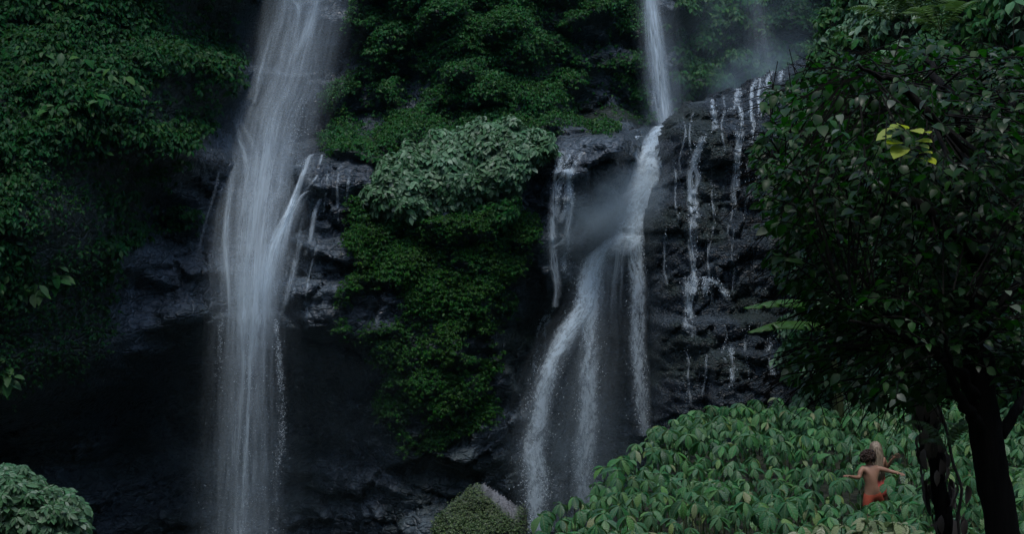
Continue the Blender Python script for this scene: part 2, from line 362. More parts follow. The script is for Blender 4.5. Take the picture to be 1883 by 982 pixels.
# rock relief: strata, blocks, cracks
wx = GX + .5 * (fbm(GX * .5, GZ * .5, 3) - .5) * 2; wz = GZ + .35 * (fbm(GX * .45, GZ * .45, 5) - .5) * 2
f1, f2, cid = worley(wx / 2.6, wz / 1.35, 21); g1, g2, gid = worley(wx / .95, wz / .55, 27)
block = (cid - .5) * 1.5 + (gid - .5) * .42 - .35 * (1 - sstep(0, .14, f2 - f1)) - .12 * (1 - sstep(0, .16, g2 - g1))
strata = np.abs(((wz + .12 * GX) * .62 + .4 * fbm(GX * .3, GZ * .3, 8)) % 1 - .5) * .9
rough = (fbm(GX * 1.6, GZ * 1.6, 33, 5, .58) - .5) * .9
flute = (fbm(GX * 2.1, GZ * .22, 71, 4) - .5) * 1.1 * noisy(CPX, CPY, [(560,300),(670,300),(670,420),(600,450),(540,440)], 20, 20, 3)
rockd = block + strata + rough + flute
# planted lumps bulge out of the face
l1, l2, lid = worley((GX + .5 * fbm(GX, GZ, 61)) / 1.9, (GZ - .25 * GX) / 1.5, 51)
k1, k2, kid = worley(GX / .8, GZ / .7, 57)
lump = (np.clip(1 - l1 * l1 * 1.5, 0, 1) * (.30 + 1.1 * lid)) * 2.3 + np.clip(1 - k1 * k1, 0, 1) * .6
fall_off = sstep(0, 1, VEG)
far = (GZ < 17)
YV = Y0 - (rockd * (1 - .6 * fall_off) + lump * fall_off * (.85 - .45 * mL - .4 * mD * (1 - mM))) * np.where(far, 1, .4)
Vc = np.stack([GX, YV, GZ], -1)
moss = np.clip(VEG * .95 + .55 * sstep(.5, .66, fbm(GX * .33, GZ * .33, 77)) * sstep(520, 640, CPY) + .5 * noisy(CPX, CPY, [(940,430),(1000,430),(1010,720),(930,760)], 20, 30, 41) + .7 * bare * sstep(900, 1000, CPX) * sstep(.42, .58, fbm(GX * 1.2, GZ * 1.2, 83)), 0, 1)
link('cliff', mesh_np('cliff', Vc.reshape(-1, 3), grid_faces(*GX.shape), M_ROCK, True, {'moss': moss}), kind='structure', label='dark wet gorge cliff behind the waterfalls')
def cliffY(px, py):
    Y = np.full(np.shape(px), 62.); px = np.asarray(px, float); py = np.asarray(py, float)
    for _ in range(12):
        X, Z = (px - 941.5) / FPX * Y, (491 - py) / FPX * Y
        i = np.clip(np.searchsorted(gz, Z), 0, len(gz) - 1); j = np.clip(np.searchsorted(gx, X), 0, len(gx) - 1)
        Y = .5 * Y + .5 * YV[i, j]
    return Y

# ------------------------------------------------------------------ right outcrop
E_OUT = [(1188,1100),(1182,700),(1176,560),(1170,470),(1173,410),(1180,350),(1192,338),(1206,332),(1214,300),(1206,270),(1212,238),(1228,210),(1258,190),(1300,172),(1345,158),(1395,140),(1440,120),(1472,107),(1500,100),(1580,70),(1800,40),(1800,1100)]
YE = 58.5
ex = np.arange(5.0, 19.2, .085); ez = np.arange(-13.5, 11.6, .085)
EX, EZ = np.meshgrid(ex, ez)
epx, epy = 941.5 + FPX * EX / YE, 491 - FPX * EZ / YE
for _ in range(4):
    ed = pdist(epx, epy, E_OUT) / FPX * YE
    _y = YE + 6.5 * (1 - np.sqrt(np.clip(1 - np.clip(1 - ed / 3.6, 0, 1) ** 2, 0, 1)))
    epx, epy = 941.5 + FPX * EX / _y, 491 - FPX * EZ / _y
ed = ed + (fbm(EX * 1.3, EZ * 1.3, 15, 4) - .5) * .5
rr = np.clip(1 - ed / 3.6, 0, 1)
e1, e2, eid = worley((EX + .4 * fbm(EX, EZ, 4)) / 1.7, EZ / 1.2, 61); h1, h2, hid = worley((EX + .2 * fbm(EX * 3, EZ * 3, 6)) / .55, EZ / .42, 67)
EB = (YE + 6.5 * (1 - np.sqrt(np.clip(1 - rr ** 2, 0, 1))) + .10 * EZ + .05 * (EX - 9)
      - 1.5 * sstep(575, 590, epy + 14 * (fbm(EX * .7, EX * 0, 2) - .5)) - 1.2 * sstep(640, 652, epy + 20 * (fbm(EX * .5, EX * 0, 9) - .5)) * (epx > 1290)
      + .9 * sstep(250, 330, epy) * sstep(460, 380, epy) * sstep(1270, 1330, epx))
YEV = EB - ((eid - .5) * .55 + np.clip(1 - e1 * e1 * 1.3, 0, 1) * .28 + (hid - .5) * .3 + np.clip(1 - h1 * h1 * 1.6, 0, 1) * .22 * (.35 + .65 * sstep(200, 300, epy)) - .25 * (1 - sstep(0, .12, e2 - e1)) + (fbm(EX * 2.2, EZ * 2.2, 44, 5, .6) - .5) * .55)
keep = ed > 0
ef = grid_faces(*EX.shape); ef = ef[keep.ravel()[ef].all(1)]
used = np.unique(ef); remap = np.full(EX.size, -1); remap[used] = np.arange(len(used))
emoss = (.5 * sstep(.58, .7, fbm(EX * .5, EZ * .5, 31))).ravel()[used]
rock = thing('rock_outcrop', 'large rounded black lava rock outcrop streaked with thin rills beside the plunge fall', 'rock outcrop', loc=tuple(P(1300, 740, 58)))
part('rock_face', mesh_np('rock_face', np.stack([EX, YEV, EZ], -1).reshape(-1, 3)[used], remap[ef], M_ROCK_R, True, {'moss': emoss}), rock)
def outY(px, py):
    px = np.asarray(px, float); py = np.asarray(py, float); Y = np.full(px.shape, 58.)
    for _ in range(10):
        i = np.clip(np.searchsorted(ez, (491 - py) / FPX * Y), 0, len(ez) - 1); j = np.clip(np.searchsorted(ex, (px - 941.5) / FPX * Y), 0, len(ex) - 1)
        Y = .5 * Y + .5 * YEV[i, j]
    return Y

# ------------------------------------------------------------------ ground
def mound_edge(y): return np.interp(y, [12, 21, 27, 31, 36], [-.9, .35, 1.95, 3.2, 4.9])
def zmound(x, y):
    z = np.interp(y, [0, 6, 14, 20, 25, 32, 37, 44], [-1.7, -2.6, -4.3, -4.85, -4.85, -4.15, -5.0, -13])
    d = np.clip(mound_edge(y) + .25 - x, 0, 50)
    s = np.interp(y, [8, 15], [0, 1])
    z = z - s * np.minimum(d ** 1.4 * .9, 9) + .22 * (fbm(x * .5, y * .5, 12) - .5)
    z = z + np.interp(x - .42 * y, [-1.5, 6], [0, 3.0]) * np.interp(y, [14, 22], [.25, 1])
    return z
def zground(x, y):
    z = zmound(x, y)
    bank = -6.2 - np.clip(np.hypot((x + 13) / 6, (y - 27) / 9) - .6, 0, 9) * 5
    z = np.maximum(z, bank)
    back = np.interp(y, [-60, -6, 4], [58, -1.2, -99]); side = np.interp(np.abs(x), [24, 62], [-14, 52])  # unseen hills behind and beside the viewer, raised to cut low sky light
    return np.maximum(np.maximum(np.maximum(z, -14.), np.where(y < 4, back, -99)), side)
qx = np.r_[np.arange(-90, -24, 3.), np.arange(-24, 24, .3), np.arange(24, 91, 3.)]; qy = np.r_[np.arange(-70, 0, 3.), np.arange(0, 48, .3), np.arange(48, 100, 3.)]
QX, QY = np.meshgrid(qx, qy)
link('ground', mesh_np('ground', np.stack([QX, QY, zground(QX, QY)], -1).reshape(-1, 3), grid_faces(*QX.shape), M_SOIL, True, {'moss': np.full(QX.size, .6)}), kind='structure', label='dark soil and undergrowth floor of the gorge')

# ------------------------------------------------------------------ leaf templates
def leaf_tpl(w=.42, belly=.5, fold=.10, droop=.25, seg=3, point=1.0):
    """leaf of length 1 along +Y, upper side +Z"""
    V, UV = [], []; t = np.linspace(0, 1, seg + 1)
    for i, s in enumerate(t):
        ww = w * .5 * (math.sin(math.pi * s ** (math.log(.5) / math.log(belly))) ** (.75 * point)) if 0 < s < 1 else 0
        z = -droop * s * s
        if i in (0, seg): V.append((0, s, z)); UV.append((.5, s))
        else: V += [(-ww, s, z + fold * ww * 2), (0, s + .02, z), (ww, s, z + fold * ww * 2)]; UV += [(.5 - ww, s), (.5, s), (.5 + ww, s)]
    F = [(0, 2, 1), (0, 3, 2)]
    for k in range(seg - 2):
        a = 1 + 3 * k; F += [(a, a + 1, a + 4), (a, a + 4, a + 3), (a + 1, a + 2, a + 5), (a + 1, a + 5, a + 4)]
    a = 1 + 3 * (seg - 2); e = len(V) - 1; F += [(a, a + 1, e), (a + 1, a + 2, e)]
    return np.array(V, float), np.array(F), np.array(UV, float)
def rot_between(Y, N):
    """matrices with columns X, Y(leaf axis), Z(leaf upper side)"""
    Y = Y / (np.linalg.norm(Y, axis=1)[:, None] + 1e-9); X = np.cross(Y, N); X /= np.linalg.norm(X, axis=1)[:, None] + 1e-9
    return np.stack([X, Y, np.cross(X, Y)], -1)
def leaf_cloud(pts, nrm, size, per=5, droop=.5, up=.6, spread=1.0, w=.5, jit=.25, tpl=None, fold=.12):
    """clusters of drooping leaves on points with outward normals; returns merged V, F"""
    tv, tf, _ = tpl or leaf_tpl(w, .5, fold, .25, 3)
    n = len(pts); size = np.broadcast_to(size, (n,)); N = nrm * (1 - up) + np.array([0, 0, up]) + rng.normal(0, jit, (n, 3)); N /= np.linalg.norm(N, axis=1)[:, None]
    ref = np.where(np.abs(N[:, 2:3]) > .9, [[1., 0, 0]], [[0, 0, 1.]])
    A = np.cross(N, ref); A /= np.linalg.norm(A, axis=1)[:, None]; B = np.cross(N, A)
    ph0 = rng.uniform(0, 6.28, n); out = []
    for k in range(per):
        ph = ph0 + k * 2 * np.pi / per + rng.normal(0, .25, n)
        rad = np.cos(ph)[:, None] * A + np.sin(ph)[:, None] * B
        D = rad * spread - N * (droop * rng.uniform(.5, 1.3, n))[:, None] + np.array([0, 0, -.25]) * rng.uniform(.3, 1.2, n)[:, None]
        sc = size * rng.uniform(.7, 1.2, n)
        Mx = rot_between(D, N + .15 * rng.normal(0, 1, (n, 3))) * sc[:, None, None]
        out.append(scatter(tv, tf, Mx, pts + rad * (size * .08)[:, None]))
    return join(out)
def surf_normals(X, Y, Z):
    p = np.stack([X, Y, Z], -1); N = np.cross(np.gradient(p, axis=1), np.gradient(p, axis=0)); N /= np.linalg.norm(N, axis=-1)[..., None] + 1e-9
    return np.where(N[..., 1:2] > 0, -N, N)
def sample(X, Y, Z, N, prob, count):
    p = prob.ravel() / prob.sum(); i = rng.choice(len(p), count, p=p)
    pts = np.stack([X.ravel()[i], Y.ravel()[i], Z.ravel()[i]], -1) + rng.uniform(-.07, .07, (count, 3)); return pts, N.reshape(-1, 3)[i], i

NC = surf_normals(GX, YV, GZ)
inview = (CPX > -40) & (CPX < 1640) & (CPY > -30) & (CPY < 860)
cell = np.gradient(gz)[:, None] * np.gradient(gx)[None] / .0156
dn = lambda m: m * inview * cell
# underside of a lump carries fewer leaves
top = np.clip(.55 + .8 * NC[..., 2], .06, 1.2) * np.clip(sstep(.95, .45, l1) + .25 * sstep(.7, .3, k1), .06, 1)
top = np.where((CPX < 240) & (CPY > 480), np.maximum(top, .45), top)
def veg(name, label, mask, count, size, mat, per=5, **kw):
    pts, nn, i = sample(GX, YV, GZ, NC, dn(mask) * top, count)
    pts = pts + nn * rng.uniform(-.05, .28, (count, 1))
    s = np.full(count, size) * rng.uniform(.7, 1.3, count) if np.isscalar(size) else size.ravel()[i] * rng.uniform(.75, 1.25, count)
    V, F = leaf_cloud(pts, nn, s, per, **kw)
    return link(name, mesh_np(name, V, F, mat), kind='stuff', label=label)
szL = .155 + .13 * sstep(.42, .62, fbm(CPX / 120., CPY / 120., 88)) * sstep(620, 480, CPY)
veg('cliff_foliage', 'layered drooping leaves covering the cliff left of the tall veil fall', np.maximum(mL, mT), 12000, szL * .86, M_LEAF_SHADED)
veg('cliff_foliage', 'leafy creepers hanging over the cliff between the two falls', np.maximum(mM, mS), 18000, .155, M_LEAF_CLIFF)
veg('cliff_foliage', 'small leaved creeper on the shaded rock below the pale bush', mD, 16000, .12, M_LEAF_IVY)
veg('cliff_foliage', 'hazy green forested wall behind the rock outcrop', mR * (CPY < 330), 7000, .30, M_LEAF_FAR)

# ------------------------------------------------------------------ pale bush on the shelf between the falls
def blob_cloud(root, poly, Yc, depth, count, size, mat, per, name='foliage', lean=0., fillmat=None, **kw):
    """leaf clusters over the front of a rounded body whose outline is POLY; body behind it keeps its depth"""
    poly = np.array(poly, float); lo, hi = poly.min(0), poly.max(0)
    q = rng.uniform(lo - 6, hi + 6, (count * 4, 2)); d = pdist(q[:, 0], q[:, 1], poly) + (fbm(q[:, 0] / 22., q[:, 1] / 22., 5, 3) - .5) * 46
    q = q[d > 0][:count]; d = d[d > 0][:count]; dm = np.max(d) * .7
    h = np.sqrt(np.clip(1 - (1 - np.clip(d / dm, 0, 1)) ** 2, 0, 1))
    l1, _, lid = worley(q[:, 0] / (size * 230), q[:, 1] / (size * 150), 8)
    bump = np.clip(1 - l1 * l1 * 1.4, 0, 1) * size * 2.2
    Y = Yc - h * depth - bump + lean * (hi[1] - q[:, 1]) + rng.uniform(0, size * 1.6, len(q))
    pts = np.stack([(q[:, 0] - 941.5) / FPX * Y, Y, (491 - q[:, 1]) / FPX * Y], -1)
    c = np.array([pts[:, 0].mean(), Yc + depth * .4, pts[:, 2].mean() - size])
    nn = pts - c; nn /= np.linalg.norm(nn, axis=1)[:, None]
    nn[:, 1] = np.minimum(nn[:, 1], -.1)
    V, F = leaf_cloud(pts, nn, size * rng.uniform(.75, 1.25, len(pts)), per, **kw)
    return part(name, mesh_np(name, V, F, mat), root, kind='stuff')
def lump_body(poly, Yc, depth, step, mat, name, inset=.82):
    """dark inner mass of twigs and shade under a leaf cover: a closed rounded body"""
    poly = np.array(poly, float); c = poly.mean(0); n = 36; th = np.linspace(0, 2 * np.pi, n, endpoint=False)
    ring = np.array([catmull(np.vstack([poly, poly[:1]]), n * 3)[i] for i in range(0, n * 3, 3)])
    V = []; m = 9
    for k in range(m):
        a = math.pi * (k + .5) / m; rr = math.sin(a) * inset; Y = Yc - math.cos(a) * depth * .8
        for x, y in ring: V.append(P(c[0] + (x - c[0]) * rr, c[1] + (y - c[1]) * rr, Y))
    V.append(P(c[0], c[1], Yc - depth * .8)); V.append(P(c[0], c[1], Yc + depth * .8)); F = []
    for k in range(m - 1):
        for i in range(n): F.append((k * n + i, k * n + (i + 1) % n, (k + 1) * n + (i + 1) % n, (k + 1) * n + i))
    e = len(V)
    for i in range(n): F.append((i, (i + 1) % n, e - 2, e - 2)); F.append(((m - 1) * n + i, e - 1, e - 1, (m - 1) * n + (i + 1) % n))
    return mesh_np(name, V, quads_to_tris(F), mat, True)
BUSH = [(668,345),(690,300),(740,268),(800,240),(860,215),(905,208),(960,232),(1015,258),(1022,285),(985,310),(968,345),(925,362),(870,372),(830,392),(790,385),(740,398),(700,402),(664,385)]
bush = thing('hanging_bush', 'dense pale green bush bulging over the rock shelf between the two falls', 'bush', loc=tuple(P(850, 380, 60.5)))
part('twig_shade_mass', lump_body(BUSH, 61.0, 1.2, 0, M_BARK, 'twig_shade_mass', .8), bush)  # dark body stands for the twigs and shade inside the bush
blob_cloud(bush, BUSH, 59.6, 1.9, 3000, .29, M_LEAF_PALE, 6, lean=.0125, droop=.55, up=.55, w=.55)
part_skirt = [(668,380),(760,395),(870,372),(960,350),(965,400),(900,430),(780,430),(690,420),(655,440),(655,400)]
blob_cloud(bush, part_skirt, 60.2, 1.6, 700, .22, M_LEAF_CLIFF, 6, droop=.7, up=.4, w=.5)
FLB = [(-60,860),(0,855),(40,862),(90,885),(130,905),(150,935),(160,965),(162,1040),(-60,1040)]
fb = thing('leafy_shrub', 'bright green shrub of small drooping leaves at the lower left corner', 'shrub', loc=tuple(P(40, 1040, 26)))
part('twig_shade_mass', lump_body(FLB, 26, 1.1, 0, M_BARK, 'twig_shade_mass', .8), fb)
blob_cloud(fb, FLB, 26.2, 1.5, 1500, .15, M_LEAF_PALE, 6, droop=.5, up=.6, w=.5)

# ------------------------------------------------------------------ larger leaved plants on the left cliff
CT = leaf_tpl(.5, .5, .15, .35, 4); CLM = mesh_np('leaf', CT[0], CT[1], M_LEAF_FAR, True, uv=CT[2])
for a, b, lab in ((105,112,'topmost of the large-leaved plants on the left cliff, beside a bare twig'), (150,118,'large-leaved plant high on the left cliff, with arching pale leaves'), (190,140,'largest plant of broad hanging leaves on the left cliff'), (235,150,'large-leaved plant nearest the tall veil fall on the left cliff'),
                  (170,175,'drooping large-leaved plant under the biggest one on the left cliff'), (100,205,'small clump of pale pointed leaves low on the left cliff'), (60,530,'big-leaved creeper halfway down the left cliff edge'), (100,505,'big-leaved creeper beside the grey rock slope on the left cliff'), (14,690,'bright green leaves at the lowest edge of the left cliff')):
    p = P(a, b, float(cliffY(a, b)) - .25); t = thing('large_leaved_plant', lab, 'plant', 'large-leaved plants on the left cliff', tuple(p))
    for k in range(16):
        an = random.uniform(0, 6.28); D = np.array([[math.cos(an), -abs(math.sin(an)) * .7 - .2, random.uniform(-1.1, .1)]]); Rm = rot_between(D, np.array([[random.uniform(-.3, .3), -.5, 1.]]))[0]
        o = link('leaf', CLM, t); o.matrix_local = mat4(Rm, random.uniform(.38, .62), (random.uniform(-.35, .35), random.uniform(-.3, 0), random.uniform(-.3, .3)))

# ------------------------------------------------------------------ mossy boulder
def boulder():
    root = thing('boulder', 'mossy boulder with a bare grey stone crest at the foot of the falls', 'boulder', loc=tuple(P(880, 1000, 44)))
    out = [(786,1130),(792,975),(815,950),(842,925),(868,905),(882,901),(902,912),(930,930),(945,945),(968,955),(972,985),(966,1130)]
    bx = np.arange(-3.2, 1.3, .045); bz = np.arange(-11.2, -6.4, .045); X, Z = np.meshgrid(bx, bz); Yr = 44.
    px, py = 941.5 + FPX * X / Yr, 491 - FPX * Z / Yr
    d = pdist(px, py, out) / FPX * Yr + (fbm(X * 2, Z * 2, 3) - .5) * .12
    r = np.clip(1 - d / 1.3, 0, 1)
    Y = Yr + 2.0 * (1 - np.sqrt(np.clip(1 - r * r, 0, 1))) - .6 * np.clip(-(X + 1.0) * .3, 0, 1) + .9 * sstep(0, .9, X - .05 + .45 * (Z + 8)) - (fbm(X * 1.8, Z * 1.8, 9, 5) - .5) * .8 - (worley(X / .8, Z / .6, 5)[2] - .5) * .35
    keep = d > 0; F = grid_faces(*X.shape); F = F[keep.ravel()[F].all(1)]; u = np.unique(F); rm = np.full(X.size, -1); rm[u] = np.arange(len(u))
    crest = pdist(px, py, [(880,898),(905,906),(937,930),(952,948),(944,962),(926,948),(908,932),(890,918)])
    V = np.stack([X, Y, Z], -1).reshape(-1, 3)
    part('stone', mesh_np('stone', V[u], rm[F], M_STONE, True, {'moss': (sstep(6, -6, crest)).ravel()[u] * .9}), root)
    N = surf_normals(X, Y, Z); prob = (d > .02) * sstep(0, -8, crest) * (py < 1010) * np.clip(.3 + sstep(0.5, -.1, X + .6 * (Z + 8.3)), 0, 1)
    pts, nn, i = sample(X, Y, Z, N, prob, 3600)
    V2, F2 = leaf_cloud(pts + nn * rng.uniform(0, .07, (len(pts), 1)), nn, .055, 4, droop=.3, up=.5, w=.7)
    part('moss', mesh_np('moss', V2, F2, M_MOSS), root, kind='stuff')
boulder()

# ------------------------------------------------------------------ water
def sheet(path, width, dens, mat, name, root, nu=9, step=.25, bulge=.25, jit=.0, seed=0, twist=0.):
    """falling sheet along a path of (px,py,Y); width in metres, dens 0..1 at each path point"""
    pts = np.array([P(*p) for p in path]); L = np.r_[0, np.cumsum(np.linalg.norm(np.diff(pts, axis=0), axis=1))]
    n = max(6, int(L[-1] / step)); c = catmull(pts, n); w = catmull(np.c_[width, width, width], n)[:, 0]; dn_ = np.interp(np.linspace(0, 1, n), np.linspace(0, 1, len(dens)), dens)
    l = np.r_[0, np.cumsum(np.linalg.norm(np.diff(c, axis=0), axis=1))]
    if jit: c = c + np.stack([(fbm(l * .7, l * 0 + seed, 3, 4) - .5) * jit * 2, (fbm(l * .6, l * 0 + seed, 9) - .5) * jit, 0 * l], -1)
    u = np.linspace(0, 1, nu); a = (u - .5)
    S = np.array([math.cos(twist), math.sin(twist), 0])
    V = c[:, None] + a[None, :, None] * w[:, None, None] * S + (bulge * w[:, None] * (a[None] ** 2 * 4 - 1) + .12 * (fbm(u[None] * 4 + seed, l[:, None] * .5, seed) - .5))[..., None] * np.array([0, 1., 0])
    uv = np.stack(np.broadcast_arrays(u[None] * np.maximum(1, 1), l[:, None]), -1)
    me = mesh_np(name, V.reshape(-1, 3), grid_faces(n, nu), mat, True, {'dens': np.repeat(dn_, nu)}, uv.reshape(-1, 2))
    return part(name, me, root)
OCT = np.array([(1,0,0),(-1,0,0),(0,1,0),(0,-1,0),(0,0,1.5),(0,0,-1.5)], float); OCTF = np.array([(0,2,4),(2,1,4),(1,3,4),(3,0,4),(2,0,5),(1,2,5),(3,1,5),(0,3,5)])
def drops(paths, root, name='spray', size=(.012, .035)):
    """droplets thrown along falling jets: list of (path, width m list, count)"""
    T, Sz = [], []
    for path, width, cnt, dens in paths:
        pts = np.array([P(*p) for p in path]); n = 200; c = catmull(pts, n); w = np.interp(np.linspace(0, 1, n), np.linspace(0, 1, len(width)), width)
        pr = np.interp(np.linspace(0, 1, n), np.linspace(0, 1, len(dens)), dens); i = rng.choice(n, cnt, p=pr / pr.sum())
        g = rng.normal(0, .30, cnt) * w[i]
        # drops bunch into clots
        k = (fbm(g * 2.5 + 7, c[i][:, 2] * 1.6, 3, 3) > .42) | (rng.random(cnt) < .3)
        p = c[i] + np.stack([g, rng.normal(-.05, .2, cnt), rng.uniform(-.1, .1, cnt)], -1)
        T.append(p[k]); Sz.append((size[0] + (size[1] - size[0]) * rng.random(k.sum()) ** 2.5))
    T = np.vstack(T); Sz = np.concatenate(Sz); th = rng.uniform(-.5, .5, len(T)); c, s = np.cos(th), np.sin(th); Z = 0 * c
    Rm = np.stack([np.stack([c, Z, s], -1), np.stack([Z, Z + 1, Z], -1), np.stack([-s, Z, c], -1)], 1)
    V, F = scatter(OCT, OCTF, Rm * Sz[:, None, None], T)
    return part(name, mesh_np(name, V, F, M_DROP), root, kind='stuff')
def auto(path, off=.45, f=cliffY, mono=True, start=None):
    p = np.array(path, float); Y = f(p[:, 0], p[:, 1]) - off
    if mono: Y = np.minimum.accumulate(Y)
    return [(a, b, y) for (a, b), y in zip(p, Y)]
mpx = lambda w, Y=61: w / FPX * Y

# tall veil fall on the left
A_ = [(566,-50,66),(548,60,65.3),(524,160,63.8),(502,220,62.6),(488,300,61),(474,400,59.2),(464,500,57.9),(461,600,57.4),(457,720,57.2),(453,860,57.1),(450,1010,57)]
wf = thing('waterfall', 'tall wide veil waterfall spilling down the left cliff in white streaks', 'waterfall', 'waterfalls', tuple(P(450, 1010, 57)))
sheet(A_, [mpx(w) for w in (215,210,205,200,190,190,180,160,165,175,190)], [.45,.55,.55,.6,.7,.85,1,.85,.65,.6,.55], M_VEIL, 'veil', wf, seed=1, nu=15)
sheet([(x + 8, y, Y - .35) for x, y, Y in A_], [mpx(w) for w in (170,170,160,155,145,140,120,115,110,120,135)], [.3,.45,.45,.5,.7,.9,1,.75,.55,.5,.5], M_VEIL, 'veil', wf, seed=2, nu=13)
sheet([(x, y, Y + .5) for x, y, Y in A_], [mpx(w) for w in (290,285,280,270,260,255,240,215,215,220,230)], [.7,.8,.8,.8,.8,.8,.8,.6,.5,.5,.5], M_VEIL_SOFT, 'veil', wf, seed=3, nu=13)
sheet([(625,-50,66.5),(600,60,66),(585,150,65.6),(572,220,65),(560,300,64)], [mpx(w) for w in (90,95,80,60,40)], [.5,.6,.5,.35,.1], M_VEIL_SOFT, 'veil', wf, seed=4)
def strand(path, w, dens, seed, mat=M_STRAND, jit=.05):
    q = np.array(path, float); cy_ = cliffY(q[:, 0], q[:, 1]) - .18; path = [(a, b, min(y, c)) for (a, b, y), c in zip(path, cy_)]
    return sheet(path, [mpx(x) for x in w], dens, mat, 'strand', wf, nu=7, seed=seed, jit=jit)
strand([(588,-30,65),(575,30,64.8),(560,70,64.5),(545,105,64.2)], (34,32,34,20), [.2,.6,.7,.1], 5)
strand([(520,-20,65),(548,10,64.8),(552,35,64.6)], (10,16,10), [.3,.8,.1], 6)
strand([(505,40,64.4),(480,130,63),(468,190,62)], (14,14,12), [.1,.4,.15], 16)
strand([(436,212,61.9),(452,240,61.4),(470,275,60.9),(480,320,60.4),(484,400,59)], (12,16,18,20,22), [.05,.5,.55,.4,.1], 7, M_VEIL)
strand([(436,215,61.9),(440,250,61.2),(452,300,60.4),(455,360,59.4)], (10,12,14,12), [.05,.4,.45,.1], 17, M_BROKEN)
strand([(432,300,60.2),(420,380,58.8),(416,450,57.9),(422,540,57.1),(420,620,56.9)], (16,18,20,16,12), [.2,.7,.9,.8,.1], 8)
strand([(586,283,60.2),(569,287,59.9),(558,318,59.4),(543,365,58.8),(517,425,58),(500,480,57.4),(492,545,57.1),(490,640,57)], (8,14,16,22,36,50,50,40), [.4,.8,1,.95,.9,.85,.7,.05], 9)
strand([(578,290,60),(562,330,59.3),(548,372,58.7),(522,430,58),(508,490,57.5),(500,570,57.2)], (22,34,44,60,64,60), [.2,.5,.6,.6,.5,.05], 29, M_VEIL)
strand([(560,312,59.2),(544,350,58.7),(528,392,58.1),(508,432,57.7)], (9,10,14,16), [.7,.9,.8,.1], 30, M_BROKEN)
strand([(592,284,60.2),(586,305,59.8),(578,330,59.4),(560,352,59)], (6,7,8,7), [.7,.8,.6,.1], 34, M_RILL)
strand([(548,350,58.9),(528,400,58.3),(508,450,57.7),(498,520,57.2)], (14,22,26,20), [.3,.8,.9,.3], 19)
strand([(470,450,57.6),(467,520,57.1),(466,575,56.9),(464,612,56.8),(463,690,56.8)], (80,90,92,90,84), [.1,.55,1,.75,.05], 10)
strand([(464,606,56.8),(461,660,56.8),(457,740,56.8),(450,840,56.8),(446,930,56.8),(444,1000,56.8)], (10,8,8,9,9,12), [1,.9,.8,.8,.7,.6], 11, M_BROKEN)
strand([(455,470,57.4),(452,560,56.9),(450,610,56.8)], (18,20,16), [.2,.8,.5], 12)
strand([(590,365,59.1),(578,395,58.9),(570,440,58.8),(560,470,58.6)], (8,12,13,10), [.8,.7,.6,.1], 13, M_RILL)
strand([(592,345,59.1),(560,355,58.7),(540,385,58.3),(526,440,57.9),(515,520,57.6)], (6,10,12,14,12), [.3,.8,.6,.5,.1], 14, M_RILL)
strand([(556,400,58.9),(545,470,58.5),(528,540,58.1),(512,600,57.8)], (8,12,14,10), [.1,.5,.4,.1], 15, M_RILL)
for k, (x0, x1, x2) in enumerate(((428,402,372), (424,410,392), (432,398,360))):
    strand(auto([(x0, 235 + 9 * k), (x1, 320 + 12 * k), (x2, 440 + 20 * k), (x2 - 4, 520)], .12), (5,6,7,6), [.05,.22,.2,.05], 20 + k, M_RILL)
drops([([(508,590,56.8),(514,660,56.8),(519,740,56.8),(520,800,56.8),(508,880,56.8),(500,1000,56.8)], [.15,.2,.25,.3,.4,.5], 1400, [.8,1,1,.8,.5,.4]),
       ([(462,600,56.8),(456,740,56.8),(446,1000,56.8)], [.3,.4,.6], 900, [1,.8,.8]),
       ([(560,180,62),(545,260,61),(552,320,60)], [.6,.8,.5], 350, [1,1,1]),
       ([(450,620,56.7),(450,1000,56.7)], [2.2,3.0], 900, [.6,1]),
       ([(412,560,57),(405,640,57),(400,740,57)], [.3,.4,.5], 300, [1,.7,.4])], wf, size=(.006, .016))

# plunge fall at the right, and the cascade it feeds
pl = thing('waterfall', 'narrow white plunge fall dropping behind the rock outcrop', 'waterfall', 'waterfalls', tuple(P(1222, 250, 66)))
B_ = [(1192,-50,68),(1198,30,67.5),(1206,100,67),(1214,170,66.5),(1221,225,66),(1222,262,65.8)]
sheet(B_, [mpx(w, 67) for w in (56,62,66,62,46,34)], [.9,1,1,1,1,1], M_VEIL, 'veil', pl, seed=31)
sheet([(x + 1, y, Y - .3) for x, y, Y in B_], [mpx(w, 67) for w in (34,38,42,42,36,26)], [1,1,1,1,1,1], M_STRAND, 'strand', pl, seed=32, nu=7)
sheet([(x + 8, y, Y + .4) for x, y, Y in B_], [mpx(w, 67) for w in (95,105,110,105,80,50)], [.5,.6,.6,.6,.6,.6], M_VEIL_SOFT, 'veil', pl, seed=33)
ca = thing('waterfall', 'broken white cascade splitting into three ragged jets below the plunge fall', 'waterfall', 'waterfalls', tuple(P(1080, 960, 59)))
def cas(path, w, dens, seed, mat=M_BROKEN, jit=.12, name='strand', nu=7): return sheet(path, [mpx(x, 61) for x in w], dens, mat, name, ca, nu=nu, seed=seed, jit=jit)
top_ = auto([(1220,232),(1203,270),(1190,310),(1180,350),(1164,400),(1152,440),(1140,470)], .5, start=1); top_ = [(a, b, min(y, 65.4 - .6 * k)) for k, (a, b, y) in enumerate(top_)]
cas(top_, (44,74,92,96,84,92,80), [.9,1,1,.95,.9,.75,.05], 41, M_STRAND); cas([(x - 2, y, Y - .25) for x, y, Y in top_], (40,66,84,80,72,84,70), [.9,1,1,.9,.95,.8,.05], 42)
cas([(a - 4, b, y + .2) for a, b, y in top_], (60,100,130,150,140,140,130), [.7,.9,1,1,.9,.6,.0], 58, M_VEIL_SOFT, name='veil', nu=11)
